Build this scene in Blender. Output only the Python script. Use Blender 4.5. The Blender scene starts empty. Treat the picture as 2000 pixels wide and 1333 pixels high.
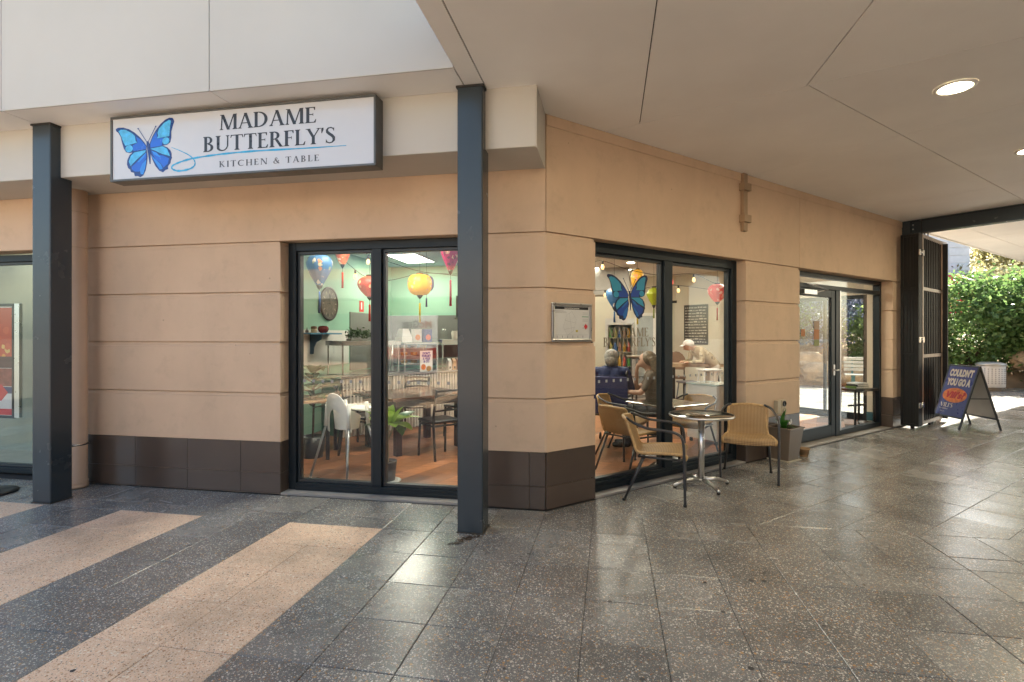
import bpy, bmesh, math, random
import numpy as np
from mathutils import Matrix, Vector, noise
R = math.radians
rnd = random.Random(7)
scene = bpy.context.scene
COL = scene.collection

# ------------------------------------------------------------------ camera, sky, sun, exposure
CAM_F, CAM_CY, CAM_YAW, CAM_H = 1030.0, 657.3, R(10.5), 1.5      # focal length in px of a 2000 px frame
cam_data = bpy.data.cameras.new('camera')
cam = bpy.data.objects.new('camera', cam_data)
COL.objects.link(cam)
cam.location = (0, 0, CAM_H)
cam.rotation_euler = (R(90), 0, CAM_YAW)
cam_data.sensor_width = 36.0
cam_data.lens = 36.0 * CAM_F / 2000.0
cam_data.shift_y = (CAM_CY - 666.5) / 2000.0
cam_data.clip_start = 0.05
cam_data.clip_end = 800
scene.camera = cam

SUN_DIR = Vector((0.45, 0.60, 0.66)).normalized()                 # towards the sun
world = bpy.data.worlds.new('World')
scene.world = world
world.use_nodes = True
wn = world.node_tree
wn.nodes.clear()
w_out = wn.nodes.new('ShaderNodeOutputWorld')
w_bg = wn.nodes.new('ShaderNodeBackground')
w_sky = wn.nodes.new('ShaderNodeTexSky')
w_sky.sky_type = 'NISHITA'
w_sky.sun_disc = False
w_sky.sun_elevation = math.asin(SUN_DIR.z)
w_sky.sun_rotation = math.atan2(SUN_DIR.x, SUN_DIR.y)
w_sky.air_density = 1.0
w_sky.dust_density = 2.0
w_sky.ozone_density = 1.0
w_bg.inputs['Strength'].default_value = 0.065
wn.links.new(w_sky.outputs[0], w_bg.inputs[0])
wn.links.new(w_bg.outputs[0], w_out.inputs[0])

sun_data = bpy.data.lights.new('sun', 'SUN')
sun_data.energy = 5.0
sun_data.angle = R(1.0)
sun_data.color = (1.0, 0.95, 0.87)
sun = bpy.data.objects.new('sun', sun_data)
COL.objects.link(sun)
sun.rotation_euler = SUN_DIR.to_track_quat('Z', 'Y').to_euler()
sun.location = (20, 0, 20)

scene.view_settings.view_transform = 'Standard'
scene.view_settings.look = 'None'
scene.view_settings.exposure = 2.73
scene.view_settings.gamma = 1.0
scene.view_settings.use_white_balance = True
scene.view_settings.white_balance_temperature = 6850
scene.view_settings.white_balance_tint = 5
scene.view_settings.use_curve_mapping = False
scene.render.engine = 'CYCLES'
scene.cycles.max_bounces = 10
scene.cycles.diffuse_bounces = 6
scene.cycles.transparent_max_bounces = 24
scene.cycles.use_denoising = True
scene.cycles.sample_clamp_indirect = 6.0
scene.cycles.caustics_reflective = False
scene.cycles.caustics_refractive = False

# ------------------------------------------------------------------ geometry of the place
YW = 4.515                       # street face of the left shop wall (runs along x)
P0 = Vector((-0.54, YW, 0))      # the corner; the second wall leaves it at 45 degrees
RW = Matrix.Translation(P0) @ Matrix.Rotation(R(45), 4, 'Z')   # local x = along second wall, local y = into the shop
I4 = Matrix.Identity(4)
ZC = 3.41                        # underside of canopy
ZI = 2.95                        # cafe ceiling
S2 = math.sqrt(0.5)

def at(u, v, s):
    """point s metres in front of the photograph's standpoint, at pixel (u, v) of the 2000 px photograph"""
    c, k = math.cos(CAM_YAW), math.sin(CAM_YAW)
    a = (u - 1000) / CAM_F
    return Vector((s * (-k + a * c), s * (c + a * k), CAM_H - s * (v - CAM_CY) / CAM_F))

def on_ground(u, v, z=0.0):
    return at(u, v, (CAM_H - z) * CAM_F / (v - CAM_CY))

def rw(t, n, z=0.0):             # n: metres out from the second wall's face (negative = inside)
    return RW @ Vector((t, -n, z))

def view_px(p):
    d = Vector(p) - Vector((0, 0, CAM_H))
    c, k = math.cos(CAM_YAW), math.sin(CAM_YAW)
    s = -k * d.x + c * d.y
    if s < 0.05:
        return None
    return (1000 + CAM_F * (c * d.x + k * d.y) / s, CAM_CY - CAM_F * d.z / s, s)

# ------------------------------------------------------------------ mesh builder
class B:
    def __init__(self, m=None):
        self.v, self.f, self.mi, self.sm = [], [], [], []
        self.m = m or I4
        self.cur = 0
        self.smooth = False
    def add(self, vs, fs, m=None):
        o = len(self.v)
        mm = self.m @ m if m is not None else self.m
        self.v += [tuple(mm @ Vector(p)) for p in vs]
        for f in fs:
            self.f.append(tuple(i + o for i in f))
            self.mi.append(self.cur)
            self.sm.append(self.smooth)
        return self
    def box(self, x0, x1, y0, y1, z0, z1, m=None):
        vs = [(x0,y0,z0),(x1,y0,z0),(x1,y1,z0),(x0,y1,z0),(x0,y0,z1),(x1,y0,z1),(x1,y1,z1),(x0,y1,z1)]
        return self.add(vs, [(0,3,2,1),(4,5,6,7),(0,1,5,4),(1,2,6,5),(2,3,7,6),(3,0,4,7)], m)
    def cbox(self, c, sx, sy, sz, rot=None):
        m = Matrix.Translation(c) @ (rot.to_4x4() if rot is not None else I4)
        return self.box(-sx/2, sx/2, -sy/2, sy/2, -sz/2, sz/2, m)
    def prism(self, pts, z0, z1, m=None):
        n = len(pts)
        vs = [(p[0],p[1],z0) for p in pts] + [(p[0],p[1],z1) for p in pts]
        fs = [tuple(range(n-1,-1,-1)), tuple(range(n,2*n))]
        fs += [(i,(i+1)%n,n+(i+1)%n,n+i) for i in range(n)]
        return self.add(vs, fs, m)
    def tube(self, pts, r, seg=8, closed=False, caps=True):
        pts = [Vector(p) for p in pts]
        n = len(pts)
        rs = r if isinstance(r, (list, tuple)) else [r]*n
        vs, fs = [], []
        prev = None
        for i, p in enumerate(pts):
            a = pts[i-1] if (i > 0 or closed) else pts[i]
            b = pts[(i+1) % n] if (i < n-1 or closed) else pts[i]
            d = (b - a).normalized()
            if prev is None:
                x = d.orthogonal().normalized()
            else:
                x = (prev - d * prev.dot(d))
                x = x.normalized() if x.length > 1e-6 else d.orthogonal().normalized()
            prev = x
            y = d.cross(x)
            for k in range(seg):
                a_ = 2*math.pi*k/seg
                vs.append(p + (x*math.cos(a_) + y*math.sin(a_))*rs[i])
        m = n if closed else n-1
        for i in range(m):
            j = (i+1) % n
            for k in range(seg):
                l = (k+1) % seg
                fs.append((i*seg+k, i*seg+l, j*seg+l, j*seg+k))
        if caps and not closed:
            fs.append(tuple(range(seg-1,-1,-1)))
            fs.append(tuple((n-1)*seg+k for k in range(seg)))
        s = self.smooth; self.smooth = True
        self.add(vs, fs); self.smooth = s
        return self
    def lathe(self, prof, c=(0,0,0), seg=24, m=None, caps=True):
        vs, fs = [], []
        for (r, z) in prof:
            for k in range(seg):
                a = 2*math.pi*k/seg
                vs.append((c[0]+r*math.cos(a), c[1]+r*math.sin(a), c[2]+z))
        n = len(prof)
        for i in range(n-1):
            for k in range(seg):
                l = (k+1) % seg
                fs.append((i*seg+k, i*seg+l, (i+1)*seg+l, (i+1)*seg+k))
        if caps:
            fs.append(tuple(range(seg-1,-1,-1)))
            fs.append(tuple((n-1)*seg+k for k in range(seg)))
        s = self.smooth; self.smooth = True
        self.add(vs, fs, m); self.smooth = s
        return self
    def ball(self, c, r, seg=14, rings=9, m=None):
        if not isinstance(r, (tuple, list)): r = (r, r, r)
        vs, fs = [], []
        for i in range(rings+1):
            t = math.pi*i/rings
            for k in range(seg):
                a = 2*math.pi*k/seg
                vs.append((c[0]+r[0]*math.sin(t)*math.cos(a), c[1]+r[1]*math.sin(t)*math.sin(a), c[2]-r[2]*math.cos(t)))
        for i in range(rings):
            for k in range(seg):
                l = (k+1) % seg
                fs.append((i*seg+k, i*seg+l, (i+1)*seg+l, (i+1)*seg+k))
        s = self.smooth; self.smooth = True
        self.add(vs, fs, m); self.smooth = s
        return self
    def mesh(self, name, mats):
        me = bpy.data.meshes.new(name)
        me.from_pydata(self.v, [], self.f)
        for m in (mats if isinstance(mats, (list, tuple)) else [mats]):
            me.materials.append(m)
        me.polygons.foreach_set('material_index', self.mi)
        me.polygons.foreach_set('use_smooth', self.sm)
        me.validate()
        me.update()
        return me
    def out(self, name, mats, parent=None, bevel=0.0, seg=1):
        o = bpy.data.objects.new(name, self.mesh(name, mats))
        COL.objects.link(o)
        if parent is not None: o.parent = parent
        if bevel:
            md = o.modifiers.new('bevel', 'BEVEL')
            md.width = bevel; md.segments = seg; md.limit_method = 'ANGLE'; md.angle_limit = R(40)
        return o

def tag(o, label=None, cat=None, group=None, kind=None):
    if label: o['label'] = label
    if cat: o['category'] = cat
    if group: o['group'] = group
    if kind: o['kind'] = kind
    return o

def thing(name, label, cat, loc=(0,0,0), rz=0.0, group=None):
    o = bpy.data.objects.new(name, None)
    COL.objects.link(o)
    o.location = loc
    o.rotation_euler = (0, 0, rz)
    o.empty_display_size = 0.1
    return tag(o, label, cat, group)

def dup(root, loc, rz, label=None, group=None):
    r = root.copy(); COL.objects.link(r)
    r.location = loc; r.rotation_euler = (0, 0, rz)
    if label: r['label'] = label
    if group: r['group'] = group
    for ch in list(root.children):
        c = ch.copy(); COL.objects.link(c); c.parent = r
        for g in list(ch.children):
            d = g.copy(); COL.objects.link(d); d.parent = c
    return r

def inst(name, me, parent, loc=(0,0,0), rz=0.0):
    o = bpy.data.objects.new(name, me)
    COL.objects.link(o)
    o.parent = parent; o.location = loc; o.rotation_euler = (0, 0, rz)
    return o

def clip(poly, a, b, c):
    """keep the part of a convex polygon where a*x + b*y <= c"""
    res = []
    n = len(poly)
    for i in range(n):
        p, q = poly[i], poly[(i+1) % n]
        dp, dq = a*p[0]+b*p[1]-c, a*q[0]+b*q[1]-c
        if dp <= 0: res.append(p)
        if (dp < 0 < dq) or (dq < 0 < dp):
            t = dp/(dp-dq)
            res.append((p[0]+(q[0]-p[0])*t, p[1]+(q[1]-p[1])*t))
    return res

def area(poly):
    return 0.5*sum(poly[i-1][0]*poly[i][1]-poly[i][0]*poly[i-1][1] for i in range(len(poly)))

# ------------------------------------------------------------------ materials
def nodes_of(name):
    m = bpy.data.materials.new(name)
    m.use_nodes = True
    nt = m.node_tree
    return m, nt, nt.nodes['Principled BSDF'], nt.nodes['Material Output']

def N(nt, kind, **kw):
    n = nt.nodes.new(kind)
    for k, v in kw.items():
        if hasattr(n, k): setattr(n, k, v)
        else: n.inputs[k.replace('_', ' ')].default_value = v
    return n

def mathn(nt, op, a, b=None, c=None):
    n = nt.nodes.new('ShaderNodeMath'); n.operation = op
    for i, x in enumerate((a, b, c)):
        if x is None: continue
        if isinstance(x, (int, float)): n.inputs[i].default_value = x
        else: nt.links.new(x, n.inputs[i])
    return n.outputs[0]

def mixc(nt, fac, a, b, blend='MIX'):
    n = nt.nodes.new('ShaderNodeMix'); n.data_type = 'RGBA'; n.blend_type = blend
    for sock, x in ((n.inputs[0], fac), (n.inputs[6], a), (n.inputs[7], b)):
        if isinstance(x, (int, float)): sock.default_value = x
        elif isinstance(x, (tuple, list)): sock.default_value = (x[0], x[1], x[2], 1)
        else: nt.links.new(x, sock)
    return n.outputs[2]

def ramp(nt, fac, stops, interp='LINEAR'):
    n = nt.nodes.new('ShaderNodeValToRGB')
    n.color_ramp.interpolation = interp
    el = n.color_ramp.elements
    while len(el) < len(stops): el.new(0.5)
    for e, (p, c) in zip(el, stops):
        e.position = p
        e.color = (c[0], c[1], c[2], 1) if isinstance(c, (tuple, list)) else (c, c, c, 1)
    nt.links.new(fac, n.inputs[0])
    return n.outputs[0]

def pos_of(nt, scale=None):
    g = nt.nodes.new('ShaderNodeNewGeometry').outputs['Position']
    if scale is None: return g
    v = nt.nodes.new('ShaderNodeVectorMath'); v.operation = 'MULTIPLY'
    nt.links.new(g, v.inputs[0]); v.inputs[1].default_value = scale
    return v.outputs[0]

def noise_n(nt, vec, scale, detail=3, rough=0.55):
    n = nt.nodes.new('ShaderNodeTexNoise')
    n.inputs['Scale'].default_value = scale; n.inputs['Detail'].default_value = detail
    n.inputs['Roughness'].default_value = rough
    if vec is not None: nt.links.new(vec, n.inputs['Vector'])
    return n.outputs[0]

def bump_to(nt, bsdf, height, strength=0.2, dist=0.01):
    b = nt.nodes.new('ShaderNodeBump')
    b.inputs['Strength'].default_value = strength; b.inputs['Distance'].default_value = dist
    nt.links.new(height, b.inputs['Height'])
    nt.links.new(b.outputs[0], bsdf.inputs['Normal'])

MATS = {}
def mat(name, col, rough=0.5, metal=0.0, var=0.12, vscale=3.0, bump=0.0, bscale=60.0, rvar=0.1, spec=0.5, coat=0.0, streak=False, obvar=0.0):
    if name in MATS: return MATS[name]
    m, nt, b, _ = nodes_of(name)
    p = pos_of(nt, (1, 1, 0.25) if streak else None)
    n1 = noise_n(nt, p, vscale, 4)
    lo = tuple(c*(1-var) for c in col); hi = tuple(min(1, c*(1+var*0.7)) for c in col)
    c = ramp(nt, n1, [(0.3, lo), (0.7, hi)])
    if obvar:
        oi = nt.nodes.new('ShaderNodeObjectInfo').outputs['Random']
        f = mathn(nt, 'MULTIPLY_ADD', oi, obvar*2, 1-obvar)
        h = nt.nodes.new('ShaderNodeHueSaturation'); nt.links.new(c, h.inputs['Color']); nt.links.new(f, h.inputs['Value'])
        c = h.outputs[0]
    nt.links.new(c, b.inputs['Base Color'])
    n2 = noise_n(nt, pos_of(nt), vscale*4.3, 3)
    r_ = mathn(nt, 'MULTIPLY_ADD', n2, rvar*2, rough-rvar)
    nt.links.new(r_, b.inputs['Roughness'])
    b.inputs['Metallic'].default_value = metal
    b.inputs['Specular IOR Level'].default_value = spec
    b.inputs['Coat Weight'].default_value = coat
    if bump:
        bump_to(nt, b, noise_n(nt, pos_of(nt), bscale, 4), bump, 0.01)
    MATS[name] = m
    return m

def emit(name, col, strength):
    if name in MATS: return MATS[name]
    m, nt, b, o = nodes_of(name)
    b.inputs['Base Color'].default_value = (*col, 1)
    b.inputs['Emission Color'].default_value = (*col, 1)
    b.inputs['Emission Strength'].default_value = strength
    MATS[name] = m
    return m

def glass_mat(name, tint=(1, 1, 1), f0=0.05, rough=0.0, dirt=0.0):
    m, nt, b, o = nodes_of(name)
    nt.nodes.remove(b)
    g = nt.nodes.new('ShaderNodeNewGeometry')
    d = nt.nodes.new('ShaderNodeVectorMath'); d.operation = 'DOT_PRODUCT'
    nt.links.new(g.outputs['Incoming'], d.inputs[0]); nt.links.new(g.outputs['Normal'], d.inputs[1])
    c = mathn(nt, 'SUBTRACT', 1.0, mathn(nt, 'ABSOLUTE', d.outputs['Value']))
    fr = mathn(nt, 'MULTIPLY_ADD', mathn(nt, 'POWER', c, 5.0), 1-f0, f0)
    tr = nt.nodes.new('ShaderNodeBsdfTransparent'); tr.inputs[0].default_value = (*tint, 1)
    gl = nt.nodes.new('ShaderNodeBsdfGlossy'); gl.inputs['Roughness'].default_value = rough
    mx = nt.nodes.new('ShaderNodeMixShader')
    nt.links.new(fr, mx.inputs[0]); nt.links.new(tr.outputs[0], mx.inputs[1]); nt.links.new(gl.outputs[0], mx.inputs[2])
    nt.links.new(mx.outputs[0], o.inputs[0])
    MATS[name] = m
    return m

def leaf_mat(name, lo, hi, trans=0.35, rough=0.45):
    m, nt, b, o = nodes_of(name)
    g = nt.nodes.new('ShaderNodeNewGeometry')
    c = ramp(nt, g.outputs['Random Per Island'], [(0.0, lo), (0.6, hi), (1.0, tuple(min(1, x*1.35) for x in hi))])
    n1 = noise_n(nt, pos_of(nt), 1.3, 2)
    c2 = mixc(nt, n1, c, tuple(x*0.75 for x in lo), 'MIX')
    nt.links.new(c2, b.inputs['Base Color'])
    b.inputs['Roughness'].default_value = rough
    t = nt.nodes.new('ShaderNodeBsdfTranslucent'); nt.links.new(c2, t.inputs[0])
    mx = nt.nodes.new('ShaderNodeMixShader'); mx.inputs[0].default_value = trans
    nt.links.new(b.outputs[0], mx.inputs[1]); nt.links.new(t.outputs[0], mx.inputs[2])
    nt.links.new(mx.outputs[0], o.inputs[0])
    MATS[name] = m
    return m

def terrazzo(name, base, stones, frac, rough, tile_var=0.10, s1=54.0, s2=108.0):
    """exposed aggregate paver: irregular pebbles set in a cement matrix"""
    m, nt, b, _ = nodes_of(name)
    p = pos_of(nt)
    wv = nt.nodes.new('ShaderNodeTexNoise'); wv.inputs['Scale'].default_value = 60; nt.links.new(p, wv.inputs['Vector'])
    sc = nt.nodes.new('ShaderNodeVectorMath'); sc.operation = 'SCALE'; sc.inputs['Scale'].default_value = 0.012
    nt.links.new(wv.outputs['Color'], sc.inputs[0])
    ad = nt.nodes.new('ShaderNodeVectorMath'); ad.operation = 'ADD'; nt.links.new(p, ad.inputs[0]); nt.links.new(sc.outputs[0], ad.inputs[1])
    n1 = noise_n(nt, p, 0.9, 4)
    col = mixc(nt, n1, tuple(c*0.85 for c in base), tuple(c*1.15 for c in base))
    fine = noise_n(nt, p, 260, 2)
    col = mixc(nt, mathn(nt, 'MULTIPLY', fine, 0.35), col, tuple(min(1, c*2.2) for c in base))
    hgt = fine
    for s, fr in ((s2*1.7, frac), (s2, frac), (s1*1.25, frac*.55)):
        v = nt.nodes.new('ShaderNodeTexVoronoi'); v.feature = 'F1'; v.inputs['Scale'].default_value = s
        nt.links.new(ad.outputs[0], v.inputs['Vector'])
        sep = nt.nodes.new('ShaderNodeSeparateColor'); nt.links.new(v.outputs['Color'], sep.inputs[0])
        inside = mathn(nt, 'LESS_THAN', v.outputs['Distance'], mathn(nt, 'MULTIPLY_ADD', sep.outputs[1], 0.32, 0.16))
        on = mathn(nt, 'LESS_THAN', sep.outputs[0], fr)
        fac = mathn(nt, 'MULTIPLY', inside, on)
        sc_ = ramp(nt, sep.outputs[2], stones, 'CONSTANT')
        col = mixc(nt, fac, col, sc_)
    oi = nt.nodes.new('ShaderNodeObjectInfo').outputs['Random']
    h = nt.nodes.new('ShaderNodeHueSaturation'); nt.links.new(col, h.inputs['Color'])
    nt.links.new(mathn(nt, 'MULTIPLY_ADD', oi, tile_var*2, 1-tile_var), h.inputs['Value'])
    # worn patches and old stains
    st = ramp(nt, noise_n(nt, p, 1.7, 5, 0.65), [(0.36, 0.72), (0.55, 1.0)])
    cc = mixc(nt, 1.0, h.outputs[0], st, 'MULTIPLY')
    nt.links.new(cc, b.inputs['Base Color'])
    rr = mathn(nt, 'ADD', mathn(nt, 'MULTIPLY_ADD', noise_n(nt, p, 2.2, 4), 0.24, rough-0.12), mathn(nt, 'MULTIPLY_ADD', oi, 0.08, -0.04))
    nt.links.new(rr, b.inputs['Roughness'])
    b.inputs['Specular IOR Level'].default_value = 0.6
    bh = mathn(nt, 'ADD', mathn(nt, 'MULTIPLY', noise_n(nt, p, 45, 3), 0.7), mathn(nt, 'MULTIPLY', fine, 0.3))
    bump_to(nt, b, bh, 0.16, 0.004)
    MATS[name] = m
    return m

def dots_mat(name, base, spots, scale, frac, rough=0.5, glow=0.0, vec='obj'):
    """fabric with a scattered floral print"""
    m, nt, b, _ = nodes_of(name)
    p = nt.nodes.new('ShaderNodeTexCoord').outputs['Object'] if vec == 'obj' else pos_of(nt)
    nz = nt.nodes.new('ShaderNodeTexNoise'); nz.inputs['Scale'].default_value = scale*1.6; nt.links.new(p, nz.inputs['Vector'])
    a = nt.nodes.new('ShaderNodeVectorMath'); a.operation = 'MULTIPLY_ADD'
    nt.links.new(nz.outputs['Color'], a.inputs[0]); a.inputs[1].default_value = (0.06,)*3; nt.links.new(p, a.inputs[2])
    v = nt.nodes.new('ShaderNodeTexVoronoi'); v.inputs['Scale'].default_value = scale; nt.links.new(a.outputs[0], v.inputs['Vector'])
    sep = nt.nodes.new('ShaderNodeSeparateColor'); nt.links.new(v.outputs['Color'], sep.inputs[0])
    f = mathn(nt, 'MULTIPLY', mathn(nt, 'LESS_THAN', v.outputs['Distance'], 0.42), mathn(nt, 'LESS_THAN', sep.outputs[0], frac))
    c = mixc(nt, f, base, ramp(nt, sep.outputs[1], spots, 'CONSTANT'))
    nt.links.new(c, b.inputs['Base Color'])
    b.inputs['Roughness'].default_value = rough
    if glow:
        nt.links.new(c, b.inputs['Emission Color']); b.inputs['Emission Strength'].default_value = glow
    MATS[name] = m
    return m

def weave_mat(name, lo, hi, sx=90.0, sz=90.0):
    m, nt, b, _ = nodes_of(name)
    p = nt.nodes.new('ShaderNodeTexCoord').outputs['Object']
    sp = nt.nodes.new('ShaderNodeSeparateXYZ'); nt.links.new(p, sp.inputs[0])
    yz = mathn(nt, 'SUBTRACT', sp.outputs[2], sp.outputs[1])
    wx = mathn(nt, 'ABSOLUTE', mathn(nt, 'SINE', mathn(nt, 'MULTIPLY', sp.outputs[0], sx*3.14)))
    wz = mathn(nt, 'ABSOLUTE', mathn(nt, 'SINE', mathn(nt, 'MULTIPLY', yz, sz*3.14)))
    hgt = mathn(nt, 'MULTIPLY', wx, wz)
    c = ramp(nt, hgt, [(0.05, tuple(x*0.35 for x in lo)), (0.35, lo), (0.9, hi)])
    c = mixc(nt, mathn(nt, 'MULTIPLY', noise_n(nt, p, 14, 3), 0.5), c, tuple(x*0.7 for x in lo))
    nt.links.new(c, b.inputs['Base Color'])
    b.inputs['Roughness'].default_value = 0.5
    bump_to(nt, b, hgt, 0.7, 0.004)
    MATS[name] = m
    return m

def render_mat(name, col):
    """painted cement render: trowel mottling, faint run-off streaks, scuffs, fine sand grain"""
    m, nt, b, _ = nodes_of(name)
    p = pos_of(nt)
    n1 = noise_n(nt, p, 1.1, 5, 0.62); n2 = noise_n(nt, pos_of(nt, (2.2, 2.2, 0.7)), 1.0, 5, 0.6); n3 = noise_n(nt, p, 4.0, 6, 0.7)
    c = ramp(nt, n1, [(0.28, tuple(x*0.91 for x in col)), (0.72, tuple(min(1, x*1.08) for x in col))])
    c = mixc(nt, 1.0, c, ramp(nt, n2, [(0.33, 0.93), (0.52, 1.0)]), 'MULTIPLY')
    c = mixc(nt, 1.0, c, ramp(nt, n3, [(0.30, 0.90), (0.46, 1.0)]), 'MULTIPLY')
    v = nt.nodes.new('ShaderNodeTexVoronoi'); v.inputs['Scale'].default_value = 5.0; nt.links.new(p, v.inputs['Vector'])
    sep = nt.nodes.new('ShaderNodeSeparateColor'); nt.links.new(v.outputs['Color'], sep.inputs[0])
    spot = mathn(nt, 'MULTIPLY', mathn(nt, 'LESS_THAN', v.outputs['Distance'], 0.045), mathn(nt, 'LESS_THAN', sep.outputs[0], 0.25))
    c = mixc(nt, mathn(nt, 'MULTIPLY', spot, 0.5), c, tuple(x*0.45 for x in col))
    nt.links.new(c, b.inputs['Base Color']); b.inputs['Roughness'].default_value = 0.72
    h = mathn(nt, 'ADD', mathn(nt, 'MULTIPLY', noise_n(nt, p, 240, 3), 0.5), mathn(nt, 'MULTIPLY', noise_n(nt, p, 14, 4), 1.2))
    bump_to(nt, b, h, 0.22, 0.006)
    MATS[name] = m
    return m
M_TAN = render_mat('tan_render', (0.60, 0.435, 0.305))
M_WHITE = mat('white_sheet', (0.51, 0.488, 0.445), 0.55, var=0.05, vscale=0.9, bump=0.03, bscale=90)
M_SOFFIT = mat('soffit_sheet', (0.85, 0.825, 0.795), 0.6, var=0.07, vscale=0.8, bump=0.03, bscale=70, obvar=0.03)
M_DARK = mat('dark_gap', (0.035, 0.032, 0.03), 0.9)
M_STEEL = mat('slate_paint', (0.034, 0.046, 0.056), 0.27, var=0.04, vscale=1.2, rvar=0.012)
M_FRAME = mat('frame_paint', (0.012, 0.018, 0.023), 0.38, var=0.1, vscale=3, rvar=.02, spec=.25)
M_TILE = mat('plinth_tile', (0.085, 0.062, 0.050), 0.2, var=0.08, vscale=2.5, rvar=0.06, obvar=0.05)
M_GROUT = mat('grout', (0.36, 0.30, 0.26), 0.9)
M_CONC = mat('concrete_sill', (0.30, 0.28, 0.26), 0.8, var=0.15, bump=0.2, bscale=120)
M_GLASS = glass_mat('window_glass', (0.97, 0.985, 0.975), 0.034)
M_CLEAR = glass_mat('clear_glass', (0.97, 0.99, 0.98), 0.04)
M_ALU = mat('brushed_aluminium', (0.62, 0.61, 0.60), 0.28, metal=1.0, var=0.05, vscale=4, rvar=.02)
M_STAIN = mat('stainless', (0.58, 0.57, 0.55), 0.25, metal=1.0, var=0.06, vscale=4, rvar=.02)
M_BLACK = mat('black_paint', (0.012, 0.012, 0.013), 0.4)
M_TUBE = mat('anthracite_tube', (0.045, 0.046, 0.05), 0.3, metal=0.3, var=0.1, vscale=4, rvar=.02)
M_WICKER = weave_mat('wicker', (0.36, 0.21, 0.09), (0.60, 0.40, 0.19), 70, 70)
M_RATTAN = mat('rattan_rim', (0.48, 0.30, 0.13), 0.45, var=0.25, vscale=40, bump=0.3, bscale=150)
STONES_D = [(0.0, (0.34, 0.31, 0.27)), (0.22, (0.56, 0.52, 0.45)), (0.40, (0.46, 0.29, 0.15)), (0.52, (0.16, 0.15, 0.14)), (0.66, (0.72, 0.69, 0.63)), (0.82, (0.26, 0.24, 0.22)), (0.93, (0.36, 0.16, 0.09))]
STONES_S = [(0.0, (0.76, 0.56, 0.38)), (0.2, (0.88, 0.76, 0.62)), (0.4, (0.46, 0.22, 0.11)), (0.55, (0.66, 0.38, 0.20)), (0.7, (0.30, 0.20, 0.15)), (0.8, (0.12, 0.10, 0.10)), (0.88, (0.92, 0.86, 0.76))]
M_PAVE = terrazzo('dark_paver', (0.152, 0.155, 0.152), STONES_D, 0.84, 0.24)
M_SALM = terrazzo('salmon_paver', (0.74, 0.465, 0.325), STONES_S, 0.70, 0.5, 0.06)

# ================================================================== GROUND AND PAVING
M_EARTH = mat('far_ground', (0.16, 0.14, 0.11), 0.9, var=0.3, vscale=0.3)
M_BED = mat('paving_bed', (0.030, 0.028, 0.026), 0.9)
g = B(); g.box(-300, 300, -300, 300, -0.30, -0.06)
tag(g.out('ground', M_EARTH), kind='structure')
pv = B(); pv.box(-14, 26, -12, 26, -0.06, -0.004)
paving = tag(pv.out('paving', M_BED), kind='structure')

def chamfered(poly, inset=0.0016, ch=0.003, depth=0.02):
    """convex polygon -> (verts, faces) of a paver with a fine chamfer, its top at z=0"""
    n = len(poly)
    cx = sum(p[0] for p in poly)/n; cy = sum(p[1] for p in poly)/n
    def shrink(d):
        res = []
        for i in range(n):
            p0, p1, p2 = Vector(poly[i-1]), Vector(poly[i]), Vector(poly[(i+1) % n])
            e1, e2 = (p1-p0).normalized(), (p2-p1).normalized()
            n1, n2 = Vector((-e1.y, e1.x)), Vector((-e2.y, e2.x))
            k = 1 + n1.dot(n2)
            res.append(p1 + (n1+n2)*(d/max(k, 0.3)))
        return res
    a, b = shrink(inset), shrink(inset+ch)
    vs = [(p.x, p.y, -depth) for p in a] + [(p.x, p.y, -ch*0.7) for p in a] + [(p.x, p.y, 0) for p in b]
    fs = [tuple(range(2*n, 3*n))]
    for i in range(n):
        j = (i+1) % n
        fs += [(i, j, n+j, n+i), (n+i, n+j, 2*n+j, 2*n+i)]
    return vs, fs

cells = []                                     # (polygon in world xy, salmon?)
PX, PY = 0.401, 0.4145
xs = [-0.1375 + PX*k for k in range(-30, 30)]
ys = [4.492, 4.07, 3.862] + [3.862 - PY*k for k in range(1, 33)]
for i in range(len(xs)-1):
    for j in range(len(ys)-1):
        x0, x1, y1, y0 = xs[i], xs[i+1], ys[j], ys[j+1]
        k = i - 30
        salmon = (y1 < 3.9) and (x1 < -1.5 or y1 < -2.4) and (k % 4) in (2, 3)
        cells.append(([(x0,y0),(x1,y0),(x1,y1),(x0,y1)], salmon))
for i in range(-8, 44):
    for j in range(-24, 14):
        a0, b0 = 4.70 + 0.404*i, -1.94 + 0.404*j
        if i % 1 == 0 and j % 2: pass
        p = [((a+b)*S2, (a-b)*S2) for a, b in ((a0,b0),(a0+0.404,b0),(a0+0.404,b0+0.404),(a0,b0+0.404))]
        if area(p) < 0: p.reverse()
        p = clip(p, 0, -1, -4.492)
        if len(p) < 3 or abs(area(p)) < 0.004: continue
        am, bm = a0+0.2, b0+0.2
        if bm < -3.58 and am < 10.6: continue      # inside the shop
        band = ((am - 8.05 + 0.15) % 1.616) < 0.80
        salmon = False
        cells.append((p, salmon))
scored = []
for poly, salmon in cells:
    c = Vector((sum(p[0] for p in poly)/len(poly), sum(p[1] for p in poly)/len(poly), 0))
    q = [view_px((p[0], p[1], 0)) for p in poly]
    vis = any(k and -40 < k[0] < 2040 and k[1] < 1375 for k in q)
    if vis and c.y > 4.6 and c.x < -0.54: vis = False
    if not vis:
        if c.length < 16: scored.append((0.0, poly, salmon))
        elif view_px(c) and 0 < view_px(c)[0] < 2300: scored.append((0.0, poly, salmon))
        continue
    s = view_px(c)
    s = s[2] if s else 0.5
    scored.append((abs(area(poly))/max(s, 0.6)**3, poly, salmon))
scored.sort(key=lambda k: -k[0])
SQ = {}
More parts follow.
